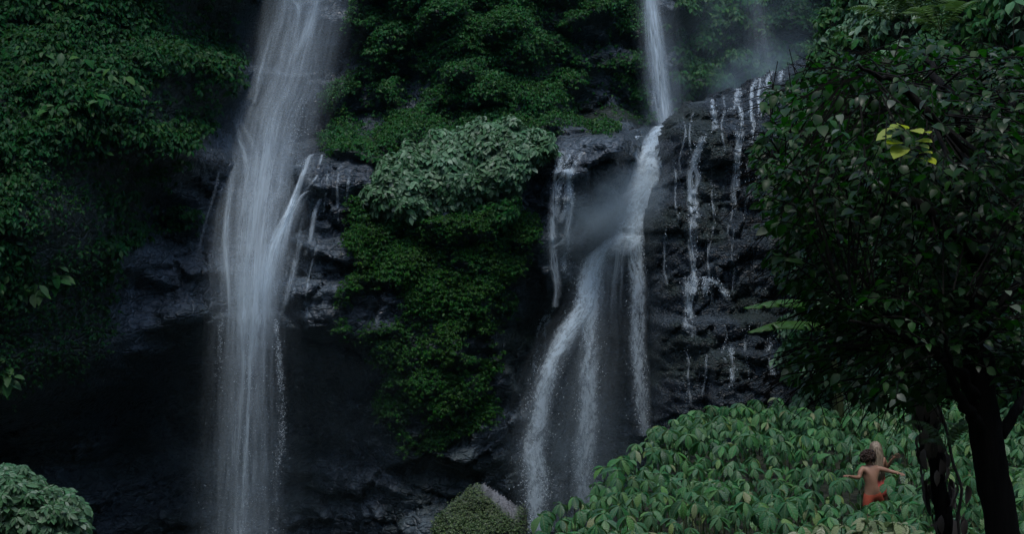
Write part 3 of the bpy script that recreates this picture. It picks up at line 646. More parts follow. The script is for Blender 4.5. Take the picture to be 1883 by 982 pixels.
cas([(1206,262,64.2),(1172,330,62.8),(1128,385,61.6),(1080,430,60.8),(1050,470,60.5)], (40,110,150,150,120), [.4,.9,.8,.5,.0], 59, M_VEIL_SOFT, name='veil', nu=11)
cas([(1200,250,64.6),(1168,252,64),(1166,275,63.4),(1176,305,63)], (14,20,26,16), [.6,1,.9,.3], 43)
J1 = [(1128,436,62.1),(1116,446,61.9),(1096,470,61.6),(1082,510,61.2),(1074,560,60.8),(1042,612,60.4),(1012,680,60),(992,760,59.8),(982,840,59.6),(986,900,59.4),(990,975,59.2)]
J2 = [(1130,436,62.1),(1116,448,61.9),(1100,480,61.5),(1090,560,60.9),(1084,640,60.5),(1082,740,60.3),(1076,840,60.1),(1072,930,60)]
J3 = [(1158,428,62.3),(1167,446,62),(1172,480,61.8),(1170,560,61.4),(1170,640,61.2),(1180,720,61),(1186,800,60.9)]
cas(J1, (20,34,40,46,50,54,50,50,54,50,46), [.1,.8,1,1,1,.95,.8,.7,.65,.6,.6], 44); cas(J1, (12,24,30,36,40,44,34,28,28,28,26), [.1,.8,1,1,1,.9,.6,.4,.4,.3,.3], 45, M_STRAND)
cas([(x, y, Y + .15) for x, y, Y in J1], (40,60,76,90,104,120,120,120,124,120,110), [.1,.5,.7,.7,.8,.85,.8,.75,.7,.65,.6], 55, M_VEIL_SOFT, name='veil')
cas(J2, (20,28,36,42,44,48,48,46), [.1,.6,.7,.6,.7,.6,.55,.4], 46); cas([(x, y, Y + .2) for x, y, Y in J2], (40,50,70,90,100,105,110,110), [.05,.4,.6,.7,.75,.7,.6,.5], 56, M_VEIL_SOFT, name='veil')
cas([(1120,452,62.3),(1100,560,61.7),(1082,700,61.2),(1068,840,61),(1062,970,60.8)], (110,150,190,210,220), [.0,.45,.5,.5,.4], 66, M_VEIL_SOFT, name='veil', nu=15)
cas(J3, (24,32,36,36,38,38,34), [.1,.9,.95,.7,.6,.5,.3], 47)
cas([(x, y, Y + .15) for x, y, Y in J3], (30,50,60,66,70,74,76), [.1,.5,.6,.55,.5,.45,.3], 57, M_VEIL_SOFT, name='veil')
cas([(1134, 440, 62.2), (1130, 480, 61.9), (1124, 540, 61.6), (1120, 620, 61.3)], (60,70,75,80), [.8,.7,.45,.1], 60, M_VEIL, name='veil', nu=9)
for k, x in enumerate((1108, 1121, 1139, 1150)): cas([(x, 445, 62.1), (x - 10 + 2 * k, 470, 61.8), (x - 20 + 5 * k, 520, 61.5), (x - 24 + 6 * k, 570, 61.3)], (5,6,6,5), [.9,.6,.35,.05], 61 + k, M_RILL)
drops([(J1, [.5,.7,.8,.85,.9,1.,1.1,1.2,1.2,1.3], 9000, [.8,1,1,1.2,1.2,1.2,1.1,1,1,1]), (J2, [.4,.6,.7,.9,1.,1.1,1.2], 4200, [.6,.7,.9,1,1,.9,.6]),
       (J3, [.5,.6,.7,.7,.8,.9], 2800, [1,1,1,1,.8,.5]), (top_, [.8,1.,1.,1.,1.,1.1], 700, [.3,.5,.6,.6,1,1])], ca, size=(.006, .021))

# trickles over the ledge rock and rills on the outcrop
def rills(label, lines, f=cliffY, off=.12, dropcount=0, width=9):
    """each line is a loose braid of narrow threads that cling to the rock"""
    rt = thing('rivulet', label, 'rivulet', 'thin rills running down the rock', tuple(P(*lines[0][0], float(f(*lines[0][0])))))
    for k, ln in enumerate(lines):
        c = catmull(np.array(ln, float), 40)
        for b in range(4):
            ph = rng.uniform(0, 50); t = np.linspace(0, 1, 40)
            a = c + np.stack([(fbm(t * 5 + ph, t * 0, 3, 4) - .5) * (width * (.9, 1.9, 2.6, .8)[b]), 0 * t], -1)
            lo, hi = (0, 40) if b in (0, 3) else sorted(rng.integers(0, 40, 2))
            if hi - lo < 8: continue
            a = a[lo:hi]; Y = np.array([float(f(x, y)) for x, y in a]); Y = np.minimum(Y, np.minimum.accumulate(Y) + .5) - off
            Y = np.convolve(np.r_[Y[0], Y, Y[-1]], [.25, .5, .25], 'valid')
            n = len(a); d = np.clip(.45 + .9 * fbm(t[lo:hi] * 9 + ph, t[lo:hi] * 0, 7, 3), .3, 1.1) * np.sin(np.pi * np.clip(np.linspace(.06, .96, n), 0, 1)) ** .4
            w = mpx(width * (.5, .4, .4, 1.7)[b], 60) * (.6 + .8 * fbm(t[lo:hi] * 6 + ph, t[lo:hi] * 0 + 3, 5, 2))
            sheet([(x, y, yy) for (x, y), yy in zip(a, Y)], list(w), list(d * (.8, .9, .9, .5)[b] * (1 if width > 5 else .5)), M_RILL if b in (1, 2) else M_BROKEN, 'strand', rt, nu=5, seed=100 + k * 3 + b, jit=.0, step=.10, bulge=.1)
    if dropcount: drops([([(a, b, float(f(a, b)) - off) for a, b in ln], [.3] * len(ln), dropcount, [1] * len(ln)) for ln in lines], rt, size=(.008, .022))
rills('branching white trickles over the dark ledge left of the cascade', [
    [(1036,268),(1030,300),(1020,335),(1017,380),(1016,420),(1016,450),(1020,490),(1024,530),(1020,565)], [(1052,275),(1044,300),(1034,330),(1026,360),(1024,400)], [(1070,278),(1058,300),(1050,330),(1052,370),(1046,400),(1040,440),(1020,455)],
    [(1040,300),(1046,340),(1042,380),(1030,410)], [(1026,270),(1028,300),(1022,320)], [(1048,440),(1038,470),(1036,500)], [(1020,565),(1004,580),(990,605),(984,650),(982,690)], [(1010,575),(1000,610),(1000,660)]], dropcount=220, width=11)
rills('bright rill at the centre of the outcrop face, forking halfway', [[(1296,250),(1284,275),(1274,300),(1269,330),(1270,370),(1274,400)], [(1290,260),(1280,300),(1284,330),(1276,360),(1282,400)], [(1272,400),(1274,450),(1276,500),(1272,560),(1274,620)]], outY, .06, 260, 12)
rills('short rill on the crown of the outcrop', [[(1309,182),(1311,205),(1318,236)], [(1309,183),(1314,215),(1312,240)]], outY, .06, 60, 7)
rills('twin rills fanning from the outcrop rim', [[(1358,162),(1352,185),(1345,205)], [(1362,168),(1358,190),(1364,214),(1362,240)], [(1356,240),(1354,290),(1350,340),(1352,385)], [(1364,240),(1358,300),(1356,350)]], outY, .06, 120, 8)
rills('rill beside the tree falling from the top of the outcrop', [[(1392,146),(1384,160),(1382,200),(1386,240),(1380,262)], [(1400,142),(1396,175),(1398,215)], [(1438,128),(1434,150)], [(1420,130),(1412,148),(1410,170)]], outY, .06, 120, 8)
rills('white splash curling over a ledge on the lower outcrop', [[(1266,510),(1264,560),(1268,610)], [(1290,512),(1310,516),(1328,532),(1338,552)], [(1278,510),(1276,540)], [(1300,516),(1296,545)]], outY, .08, 260, 12)
rills('two faint rills below the outcrop ledge', [[(1344,640),(1346,670),(1346,710)], [(1416,622),(1412,650),(1422,690)], [(1424,620),(1450,622),(1464,635)]], outY, .08, 90, 9)

fine = []
for x0, y0, n_ in ((1255,215,5), (1275,205,4), (1330,175,5), (1348,320,6), (1372,300,5), (1395,260,5), (1310,330,6), (1240,300,5), (1225,420,5), (1300,430,6), (1350,420,6), (1330,590,4), (1375,600,5), (1260,640,5), (1300,650,4)):
    a = x0; ln = []
    for k in range(n_): ln.append((a, y0 + 26 * k)); a += random.uniform(-7, 7)
    fine.append(ln)
rills('faint threads of water seeping over the whole face of the outcrop', fine, outY, .05, 25, 3.6)
rills('faint threads of water running down the grey ledge beside the veil fall', [[(604,300),(600,340),(596,390)], [(624,306),(620,350),(622,410)], [(642,304),(640,340),(636,380)], [(560,420),(548,480),(540,540)], [(585,450),(570,500),(560,560)]], cliffY, .08, 0, 4)
# ------------------------------------------------------------------ broad-leaved plants on the mound
BT = [leaf_tpl(.46, .58, .22, .38, 5), leaf_tpl(.40, .55, .18, .5, 5), leaf_tpl(.52, .6, .26, .28, 5)]
BL = [mesh_np('leaf', t[0], t[1], M_LEAF_BIG, True, uv=t[2]) for t in BT]
def stem_mesh(h, mat=M_STEM, r=.010): v, f = tube(np.array([[0, 0, 0], [.02, .01, h * .5], [0, 0, h]]), [r * 1.3, r, r * .7], 5); return mesh_np('stem', v, quads_to_tris(f), mat, True)
STEM1 = stem_mesh(1.0)
def rosette(nl, rnd):
    """matrices for leaves drooping round a stem top"""
    ms = []; a0 = rnd.uniform(0, 6.28)
    for k in range(nl):
        a = a0 + k * 6.283 / nl + rnd.uniform(-.3, .3); dr = rnd.uniform(.2, 1.0); s = rnd.uniform(.8, 1.2)
        D = np.array([[math.cos(a), math.sin(a), -dr]]); ms.append((rot_between(D, np.array([[0, 0, 1.]]))[0], s, k))
    return ms
man_x, man_y = float(P(1604, 900, 25)[0]), 25.0
def clear(x, y): return math.hypot((x - man_x) / .42, (y - man_y) / .6) < 1 or math.hypot((x - man_x - .2) / .4, (y - 26.0) / .5) < 1
canopy = []
tries = 0
while len(canopy) < 1700 and tries < 60000:
    tries += 1; y = 16.5 + 19 * random.random() ** .9; x = random.uniform(-1, 13.5)
    if x < mound_edge(y) - .1 or x > y * .42: continue
    if clear(x, y) or (y < 31 and float(vnoise(np.array(x * 1.1), np.array(y * .8), 77)) < .17): continue
    sp = .25 + .07 * random.random()
    if any((x - a) ** 2 + ((y - b) * .8) ** 2 < sp * sp for a, b, *_ in canopy): continue
    canopy.append((x, y, .66 + .52 * float(vnoise(np.array(x * 1.1), np.array(y * 1.0), 3)) + random.uniform(-.1, .14), .185 + .11 * random.random() ** 1.3))
def vis(c):
    px, py = 941.5 + FPX * c[0] / c[1], 491 - FPX * (float(zground(np.array(c[0]), np.array(c[1]))) + c[2]) / c[1]
    return -8 if (py > 1010 or px > 1900) else c[3] / c[1] * (1 if px < 1700 else .6)
canopy.sort(key=lambda c: -vis(c))
nthing = 0; MV = {0: [], 1: [], 2: []}; SV = []
for x, y, h, s in canopy:
    gz_ = float(zground(np.array(x), np.array(y))); nl = random.choice((5, 6, 6, 7, 8))
    if math.hypot(x - man_x, y - man_y + .9) < .8: h = min(h, .62) if y > 24.4 else h - .06
    px = 941.5 + FPX * x / y; py = 491 - FPX * (gz_ + h) / y
    own = nthing < 290 and py < 1005 and px < 1895
    tilt = Matrix.Rotation(random.uniform(.05, .50), 3, 'X') @ Matrix.Rotation(random.uniform(-.25, .2), 3, 'Y')
    tl = np.array(tilt)
    if own:
        nthing += 1
        t = thing('broad_leaved_plant', 'broad-leaved plant with a drooping leaf rosette in the mass covering the slope', 'plant', 'broad-leaved plants massed on the slope', (x, y, gz_))
        st = link('stem', STEM1, t); st.scale = (1, 1, h)
        for Rm, sc, k in rosette(nl, random):
            o = link('leaf', BL[k % 3], t); o.matrix_local = mat4(tl @ Rm, s * sc, (0, 0, h))
    else:
        for q, (n_, dz, m_) in enumerate(((nl, 0, 1), (4, .18, .85))):
            for Rm, sc, k in rosette(n_, random): MV[k % 3].append((tl @ Rm * (s * sc * m_), (x, y, gz_ + h - dz)))
    # lower storey
    for Rm, sc, k in rosette(2, random): MV[k % 3].append((Rm * (s * sc), (x + random.uniform(-.15, .15), y + random.uniform(-.1, .2), gz_ + h * .55)))
    if not own: SV.append((x, y, gz_, h))
ms, uvs = [], []
for k in MV:
    Mx = np.array([m for m, _ in MV[k]]); T = np.array([t for _, t in MV[k]]); ms.append(scatter(BT[k][0], BT[k][1], Mx, T)); uvs.append(np.tile(BT[k][2], (len(T), 1)))
V, F = join(ms)
link('undergrowth', mesh_np('undergrowth', V, F, M_LEAF_BIG, True, uv=np.vstack(uvs)), kind='stuff', label='leafy undergrowth filling between the broad-leaved plants on the slope')

# ------------------------------------------------------------------ wooded valley side at the upper right
hy = np.arange(26, 62, .2); hz = np.arange(-9, 15, .2); HY, HZ = np.meshgrid(hy, hz)
w1, _, wid = worley(HY / 3.2, HZ / 2.0, 71); w2, _, _ = worley(HY / 1.2, HZ / .9, 73)
hb = np.clip(1 - w1 * w1 * 1.4, 0, 1) * (.5 + wid) * 1.6 + np.clip(1 - w2 * w2, 0, 1) * .5
HX = 10.9 + .085 * (50 - HY) + .03 * (HZ - 8) + .12 * np.clip(HY - 50, 0, 20) ** 1.4 - hb + .25 * np.clip(HZ - 4, 0, 20) ** 1.1 + 1.9 * sstep(6.5, 2.5, HZ) + 1.5 * sstep(4, 8, HZ)
link('hillside', mesh_np('hillside', np.stack([HX, HY, HZ], -1).reshape(-1, 3), grid_faces(*HX.shape), M_SOIL, True, {'moss': np.full(HX.size, .9)}), kind='structure', label='steep overgrown valley side')
NH = surf_normals(HX, HY, HZ); NH = np.where(NH[..., 0:1] > 0, -NH, NH)
hpx, hpy = 941.5 + FPX * HX / HY, 491 - FPX * HZ / HY
hv = (hpx > 1440) & (hpx < 1920) & (hpy > -30) & (hpy < 760); pale = fbm(HY * .22, HZ * .22, 5) > .5
for name, lab, m, cnt, sz, mat in (('hillside_foliage', 'greyish pale leafy scrub on the valley side', hv & pale, 3600, .34, M_LEAF_PALE), ('hillside_foliage', 'mid green scrub on the valley side', hv & ~pale, 4200, .28, M_LEAF_FAR)):
    pts, nn, i = sample(HX, HY, HZ, NH, m * np.clip(.5 + NH[..., 2], .15, 1.2), cnt)
    V, F = leaf_cloud(pts + nn * rng.uniform(0, .3, (cnt, 1)), nn, sz * rng.uniform(.7, 1.3, cnt), 6, droop=.5, up=.6)
    link(name, mesh_np(name, V, F, mat), kind='stuff', label=lab)

# ------------------------------------------------------------------ ferns, pale front plants, climbers
FT = leaf_tpl(.24, .35, .05, .15, 3); FL = mesh_np('leaflet', FT[0], FT[1], M_FERN, True, uv=FT[2])
def frond_mesh(L, arch, nl=18):
    path = catmull([(0, 0, 0), (0, L * .4, L * arch), (0, L * .75, L * arch * 1.0), (0, L, L * arch * .45)], nl); ms = []
    v, f = tube(path, np.linspace(.008, .002, nl) * L, 4); ms.append((v, quads_to_tris(f)))
    Tn = np.gradient(path, axis=0)
    for i in range(2, nl):
        ln = L * .30 * math.sin(math.pi * (i / nl) ** .7) + .02
        for s in (-1, 1):
            D = np.array([[s, .45, -.25]]); Rm = rot_between(D, np.array([[0, 0, 1.]]))
            ms.append(scatter(FT[0], FT[1], Rm * ln, path[i:i + 1]))
    V, F = join(ms); return mesh_np('frond', V, F, M_FERN, True)
FROND = [frond_mesh(1.0, .35), frond_mesh(1.0, .22)]
def fern(label, loc, size, n, az0=0, group=None, tilt=0.):
    t = thing('fern', label, 'fern', group, tuple(loc))
    for k in range(n):
        o = link('frond', FROND[k % 2], t); o.rotation_euler = (random.uniform(.1, .6) - tilt, 0, az0 + k * 6.28 / n + random.uniform(-.3, .3)); s = size * random.uniform(.8, 1.15); o.scale = (s, s, s)
    return t
fern('fern with a broad frond hanging in front of the black trunk foot', P(1738, 828, 11.2), .36, 7, 4.0)
for k, (a, b, Y, lab) in enumerate(((1640,40,36,'feathery yellow green fern lowest on the upper valley side'), (1690,22,35,'feathery yellow green fern in the middle of the upper valley side'), (1730,60,34,'feathery yellow green fern just above the dark tree crown'))):
    fern(lab, P(a, b, Y), 1.1, 10, 0, 'ferns on the valley side')
YL = leaf_tpl(.48, .5, .14, .3, 5); YLM = mesh_np('leaf', YL[0], YL[1], M_LEAF_YEL, True, uv=YL[2])
fp = []
while len(fp) < 22:
    a = random.uniform(1440, 1715); b = random.uniform(945, 1000); Y = random.uniform(15.2, 17.2)
    if b < 945 + abs(a - 1600) * .25: continue
    if any(abs(a - c) < 22 and abs(b - d) < 14 for c, d, _ in fp): continue
    fp.append((a, b, Y))
for a, b, Y in fp:
    p = P(a, b, Y); g = float(zground(np.array(p[0]), np.array(p[1])))
    t = thing('pale_leaved_plant', 'tall plant with flat pale yellow-green leaves in front of the two people', 'plant', 'pale plants in front of the people', (p[0], p[1], g))
    st = link('stem', STEM1, t); st.scale = (.8, .8, p[2] - g)
    for tier in range(3):
        for Rm, sc, k in rosette(random.choice((4, 5)), random):
            o = link('leaf', YLM, t); o.matrix_local = mat4(np.array(Matrix.Rotation(.35, 3, 'X')) @ Rm, .19 * sc * (1 + .15 * tier), (random.uniform(-.05, .05), random.uniform(-.05, .05), p[2] - g - .12 * tier))

DT = leaf_tpl(.42, .5, .3, .6, 4); DL = mesh_np('dry_leaf', DT[0], DT[1], M_DRY, True, uv=DT[2])
dt = thing('slender_tree', 'slender leaning trunk clothed in hanging dry brown leaves left of the black trunk', 'tree', loc=tuple(P(1745, 1060, 11.5)))
dpath = catmull([P(1748, 1100, 11.5), P(1738, 960, 11.5), P(1722, 860, 11.5), P(1708, 770, 11.6), P(1692, 690, 11.6), P(1672, 590, 11.7), P(1650, 480, 11.8)], 40)
v, f = tube(dpath, np.linspace(.075, .035, 40), 9, wob=.3, seed=3); part('trunk', mesh_np('trunk', v, quads_to_tris(f), M_BARK, True), dt)
for k in range(150):
    i = random.choice(range(2, 30)) if k < 115 else random.choice(range(0, 12)); a = random.uniform(0, 6.28); p = dpath[i] + np.array([math.cos(a) * .09, math.sin(a) * .09, random.uniform(-.05, .05)])
    if k >= 115: p = p + np.array([random.uniform(-.06, .22), random.uniform(-.1, .1), 0])
    Rm = rot_between(np.array([[math.cos(a) * .45, math.sin(a) * .45, -1.]]), np.array([[math.cos(a), math.sin(a), .3]]))[0]
    o = link('dry_leaf', DL, dt); o.matrix_parent_inverse = Matrix.Translation(-Vector(dt.location)); o.matrix_basis = mat4(Rm, random.uniform(.09, .2), p)
vine = thing('hanging_vine', 'thin twisted vine looping down beside the slender leaf-hung trunk', 'vine', loc=tuple(P(1765, 980, 11.2)))
v, f = tube(catmull([P(1775, 1060, 11.2), P(1762, 960, 11.2), P(1768, 900, 11.15), P(1752, 850, 11.2), P(1740, 790, 11.3), P(1718, 720, 11.3), P(1706, 650, 11.4)], 40), .012, 6)
part('stem', mesh_np('stem', v, quads_to_tris(f), M_DRY, True), vine)

# ------------------------------------------------------------------ banana plant
bp_ = thing('banana_plant', 'banana plant with large torn green leaves reaching out in front of the rock', 'banana plant', loc=(float(P(1545, 0, 33)[0]), 33., float(zground(np.array(P(1545, 0, 33)[0]), np.array(33.)))))
v, f = tube(np.array([[P(1545, 0, 33)[0], 33, bp_.location.z - .2], P(1540, 720, 33), P(1520, 600, 33)]), [.16, .13, .07], 9)
part('stem', mesh_np('stem', v, quads_to_tris(f), M_STEM, True), bp_)
def banana_leaf(path, w, hang, tear, label=None):
    c = catmull([P(*p) for p in path], 34); t = np.linspace(0, 1, 34); V, UV = [], []
    ww = w * np.sin(np.pi * np.clip(t * .93 + .07, 0, 1) ** .7) ** .6; T = np.gradient(c, axis=0); T /= np.linalg.norm(T, axis=1)[:, None]
    S = np.cross(T, [0, 0, 1.]); S /= np.linalg.norm(S, axis=1)[:, None]; us = np.array([-1, -.6, -.25, 0, .25, .6, 1])
    wav = 1 + .14 * (fbm(t * 9, t * 0, 3) - .5) * 2
    for i in range(34):
        for u in us:
            d = abs(u) ** 1.2 * hang * ww[i]; V.append(c[i] + S[i] * u * ww[i] * wav[i] + np.array([0, 0, -d + .05 * math.sin(i * 2.1) * abs(u) * w])); UV.append((.5 + u * .5, t[i] * 2))
    F = grid_faces(34, 7)
    cut = []
    for q in F:
        i, j = divmod(int(q[0]), 7)
        if (j in (0, 1, 5)) and i in tear and (j != 1 or i % 4 == 0): continue
        cut.append(q)
    m = mesh_np('leaf', np.array(V), np.array(cut), M_LEAF_BANANA, True, uv=np.array(UV)); o = part('leaf', m, bp_)
    md = o.modifiers.new('thick', 'SOLIDIFY'); md.thickness = .006
banana_leaf([(1520, 600, 33), (1480, 556, 32.6), (1430, 552, 32.2), (1366, 566, 31.8)], .27, .75, {13, 22, 27})
banana_leaf([(1525, 600, 33), (1490, 592, 32.4), (1430, 592, 32.0), (1374, 611, 31.6)], .25, .8, set(range(2, 15, 2)) | {24})
banana_leaf([(1530, 612, 33), (1520, 618, 32), (1490, 640, 31.2), (1456, 656, 30.9)], .24, .45, {8, 10, 12, 16})
banana_leaf([(1535, 600, 33), (1560, 560, 33), (1600, 560, 33), (1640, 600, 33)], .26, .7, {9, 15})

# ------------------------------------------------------------------ the dark tree at the right
TR = [(1500,130),(1452,144),(1414,158),(1406,190),(1436,216),(1396,250),(1384,284),(1404,320),(1380,345),(1412,372),(1386,402),(1432,440),(1406,476),(1440,520),(1490,545),(1520,600),(1470,640),(1440,690),(1500,722),(1560,716),(1620,744),(1680,752),(1740,735),(1800,720),(1860,735),(2010,720),(2010,60),(1883,84),(1800,92),(1740,80),(1690,66),(1640,74),(1600,98),(1540,100)]
tree = thing('tree', 'dark leafy tree with a black trunk overhanging the slope, lime green sprig in its crown', 'tree', loc=tuple(P(1852, 1200, 9.4)))
tpath = catmull([P(1852, 1200, 9.4), P(1846, 1000, 9.4), P(1822, 860, 9.4), P(1806, 740, 9.45), P(1796, 620, 9.5), P(1800, 480, 9.6), P(1790, 330, 9.8), P(1770, 200, 10)], 46)
v, f = tube(tpath, np.interp(np.linspace(0, 1, 46), [0, .3, .55, .8, 1], [.112, .104, .096, .065, .03]), 14, wob=.22, seed=5)
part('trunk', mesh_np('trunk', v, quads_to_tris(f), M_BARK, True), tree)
limbs = [((1806,740),(1740,660),(1660,620),(1560,590)), ((1800,560),(1700,470),(1570,430),(1440,430)), ((1800,480),(1690,380),(1560,330),(1420,300)), ((1795,400),(1680,270),(1560,200),(1440,170)), ((1790,330),(1720,220),(1640,150),(1580,120)),
         ((1780,250),(1740,170),(1710,120),(1700,90)), ((1790,330),(1840,230),(1880,160),(1900,120)), ((1800,480),(1860,400),(1900,330),(1960,280)), ((1800,620),(1850,540),(1900,500),(1960,480)), ((1812,800),(1770,740),(1745,690),(1730,610)), ((1800,600),(1720,560),(1620,520),(1500,500)), ((1840,800),(1880,740),(1900,700),(1950,690))]
segs = []
for k, lm in enumerate(limbs):
    yo = random.uniform(-1.6, 1.6); Y = [9.5, 9.5 + yo * .4, 9.8 + yo * .8, 10 + yo * 1.2]
    pth = catmull([P(a, b, y) for (a, b), y in zip(lm, Y)], 22); pth[2:] += rng.normal(0, .012, (20, 3))
    v, f = tube(pth, np.linspace(.045, .010, 22), 6); part('branch', mesh_np('branch', v, quads_to_tris(f), M_BARK, True), tree); segs.append(pth)
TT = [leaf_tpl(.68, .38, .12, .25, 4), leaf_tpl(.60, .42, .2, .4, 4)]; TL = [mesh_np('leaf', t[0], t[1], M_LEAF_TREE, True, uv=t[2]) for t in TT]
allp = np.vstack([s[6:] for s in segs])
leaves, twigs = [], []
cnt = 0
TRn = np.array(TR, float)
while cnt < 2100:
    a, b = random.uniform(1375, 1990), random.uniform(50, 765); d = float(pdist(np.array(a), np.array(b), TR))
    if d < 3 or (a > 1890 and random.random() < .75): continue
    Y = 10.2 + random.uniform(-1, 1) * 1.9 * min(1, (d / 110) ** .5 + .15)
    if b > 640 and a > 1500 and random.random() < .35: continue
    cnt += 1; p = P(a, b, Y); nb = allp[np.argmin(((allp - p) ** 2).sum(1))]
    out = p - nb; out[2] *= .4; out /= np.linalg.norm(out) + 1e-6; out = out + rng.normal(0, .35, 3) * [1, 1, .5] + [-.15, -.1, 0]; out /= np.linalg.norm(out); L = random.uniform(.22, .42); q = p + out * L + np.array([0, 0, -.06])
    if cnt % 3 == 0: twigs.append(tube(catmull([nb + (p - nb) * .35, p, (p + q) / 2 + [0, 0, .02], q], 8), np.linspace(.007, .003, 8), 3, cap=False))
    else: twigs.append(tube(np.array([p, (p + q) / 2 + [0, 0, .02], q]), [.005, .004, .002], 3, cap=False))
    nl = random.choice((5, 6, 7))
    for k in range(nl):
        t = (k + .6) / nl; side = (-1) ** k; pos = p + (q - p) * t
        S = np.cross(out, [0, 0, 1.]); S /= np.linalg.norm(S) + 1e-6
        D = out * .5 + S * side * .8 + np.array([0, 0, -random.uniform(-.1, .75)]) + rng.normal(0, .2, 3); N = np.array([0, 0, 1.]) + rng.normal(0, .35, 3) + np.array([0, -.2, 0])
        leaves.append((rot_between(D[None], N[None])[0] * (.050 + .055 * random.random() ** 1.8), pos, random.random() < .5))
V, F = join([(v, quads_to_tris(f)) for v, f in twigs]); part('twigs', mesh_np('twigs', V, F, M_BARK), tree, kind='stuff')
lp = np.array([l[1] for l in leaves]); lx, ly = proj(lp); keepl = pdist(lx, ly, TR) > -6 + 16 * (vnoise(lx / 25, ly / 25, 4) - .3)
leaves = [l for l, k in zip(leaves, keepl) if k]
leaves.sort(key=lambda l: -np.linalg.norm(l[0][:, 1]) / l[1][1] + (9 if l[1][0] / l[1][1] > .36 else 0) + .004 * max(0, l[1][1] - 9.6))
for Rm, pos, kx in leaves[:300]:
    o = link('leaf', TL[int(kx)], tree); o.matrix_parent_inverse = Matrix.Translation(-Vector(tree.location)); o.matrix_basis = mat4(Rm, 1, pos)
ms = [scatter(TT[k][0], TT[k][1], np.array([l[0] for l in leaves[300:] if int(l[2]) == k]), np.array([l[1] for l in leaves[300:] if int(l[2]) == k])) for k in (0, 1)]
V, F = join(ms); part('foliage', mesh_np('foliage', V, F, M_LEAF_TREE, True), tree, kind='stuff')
LT = leaf_tpl(.5, .5, .1, .2, 5); LLM = mesh_np('lime_leaf', LT[0], LT[1], M_LEAF_LIME, True, uv=LT[2])
sp_ = [((1670,238),(1606,245)), ((1664,236),(1636,224)), ((1668,238),(1652,218)), ((1672,240),(1698,234)), ((1676,268),(1712,262)), ((1676,262),(1716,250)), ((1690,245),(1712,234)), ((1660,262),(1632,254)), ((1664,268),(1644,280)), ((1690,282),(1716,274)), ((1680,288),(1662,284)), ((1692,290),(1724,292))]
v, f = tube(catmull([P(1690, 330, 9.0), P(1676, 290, 8.5), P(1672, 262, 8.3), P(1668, 236, 8.2)], 10), .004, 5)
sprig = part('sprig', mesh_np('sprig', v, quads_to_tris(f), M_STEM, True), tree, label='bright lime green young sprig')
for (a, b), (c, d) in sp_:
    p, q = P(a, b, 8.25), P(c, d, 8.1 + random.uniform(-.06, .06)); D = q - p; L = np.linalg.norm(D) * .85
    Rm = rot_between(D[None], np.array([[random.uniform(-.2, .2), -.55, 1.]]))[0]
    o = link('lime_leaf', LLM, sprig); o.matrix_parent_inverse = (Matrix.Translation(-Vector(tree.location))); o.matrix_basis = mat4(Rm, L * 1.05, p)
    o.matrix_parent_inverse = Matrix.Identity(4)

# ------------------------------------------------------------------ people
def skinned(name, verts, edges, radii, mat, root, sub=2, rootv=0):
    me = bpy.data.meshes.new(name); me.from_pydata([tuple(v) for v in verts], edges, []); me.materials.append(mat)
    o = part(name, me, root); md = o.modifiers.new('skin', 'SKIN'); md.use_smooth_shade = True
    for i, r in enumerate(radii): me.skin_vertices[0].data[i].radius = r if isinstance(r, tuple) else (r, r)
    me.skin_vertices[0].data[rootv].use_root = True
    s = o.modifiers.new('sub', 'SUBSURF'); s.levels = s.render_levels = sub; return o
class Body:
    def __init__(s): s.v, s.e, s.r = [], [], []
    def add(s, p, r, to=None):
        s.v.append(np.array(p, float)); s.r.append(r)
        if to is not None: s.e.append((to, len(s.v) - 1))
        return len(s.v) - 1
    def chain(s, start, pts):
        for p, r in pts: start = s.add(p, r, start)
        return start
    def hand(s, wr, dirv, palmn):
        d = np.array(dirv, float); d /= np.linalg.norm(d); n_ = np.array(palmn, float); side = np.cross(d, n_); side /= np.linalg.norm(side)
        w = s.v[wr]; pm = s.add(w + d * .075, (.030, .018), wr)
        for k, (o, L) in enumerate(((-.030, .070), (-.010, .082), (.011, .076), (.031, .058))):
            a = s.add(w + d * .095 + side * o, .0095, pm); b = s.add(w + d * (.095 + L * .55) + side * o * 1.25 + n_ * .010, .0085, a); s.add(w + d * (.095 + L) + side * o * 1.35 + n_ * .03, .007, b)
        a = s.add(w + d * .04 - side * .036, .011, pm); s.add(w + d * .075 - side * .058 + n_ * .012, .0085, a)
def person(label, px, py_hip, Y, scale, shoulderL, armL, shoulderR, armR, hair, cloth, garment, turn=0.):
    p = lambda a, b, y=0.: P(a, b, Y + y)
    hip = p(px, py_hip); g = float(zground(np.array(hip[0]), np.array(Y)))
    root = thing('person', label, 'person', 'people wading through the plants', (hip[0], Y, g))
    return root, p, hip, g
# man, seen from behind
mr, p, hip, g = person('bare-backed person with dark curly hair and orange shorts, arms spread among the plants', 1604, 906, 25., 1, None, None, None, None, None, None, None)
b = Body(); s = .00956
pel = b.add(p(1604, 906), (.145, .10)); wai = b.add(p(1602, 894, -.02), (.122, .088), pel); rib = b.add(p(1601, 880, -.02), (.140, .10), wai); che = b.add(p(1600.5, 868, 0), (.155, .10), rib)
nec = b.add(p(1599, 857, .03), (.062, .06), che); hd0 = b.add(p(1597, 850, .06), (.062, .066), nec); hd1 = b.add(p(1596, 841, .06), (.078, .094), hd0); b.add(p(1596, 834, .05), (.062, .075), hd1)
sl = b.add(p(1586, 862.5, .01), (.060, .058), che); el = b.chain(sl, [(p(1581.5, 870, -.03), .05), (p(1580.5, 879, -.06), .040), (p(1572, 878.5, -.12), .036), (p(1564, 877, -.2), .025)]); b.hand(el, P(1556, 875, 24.72) - P(1564, 877, 24.8), (0, 0, -1))
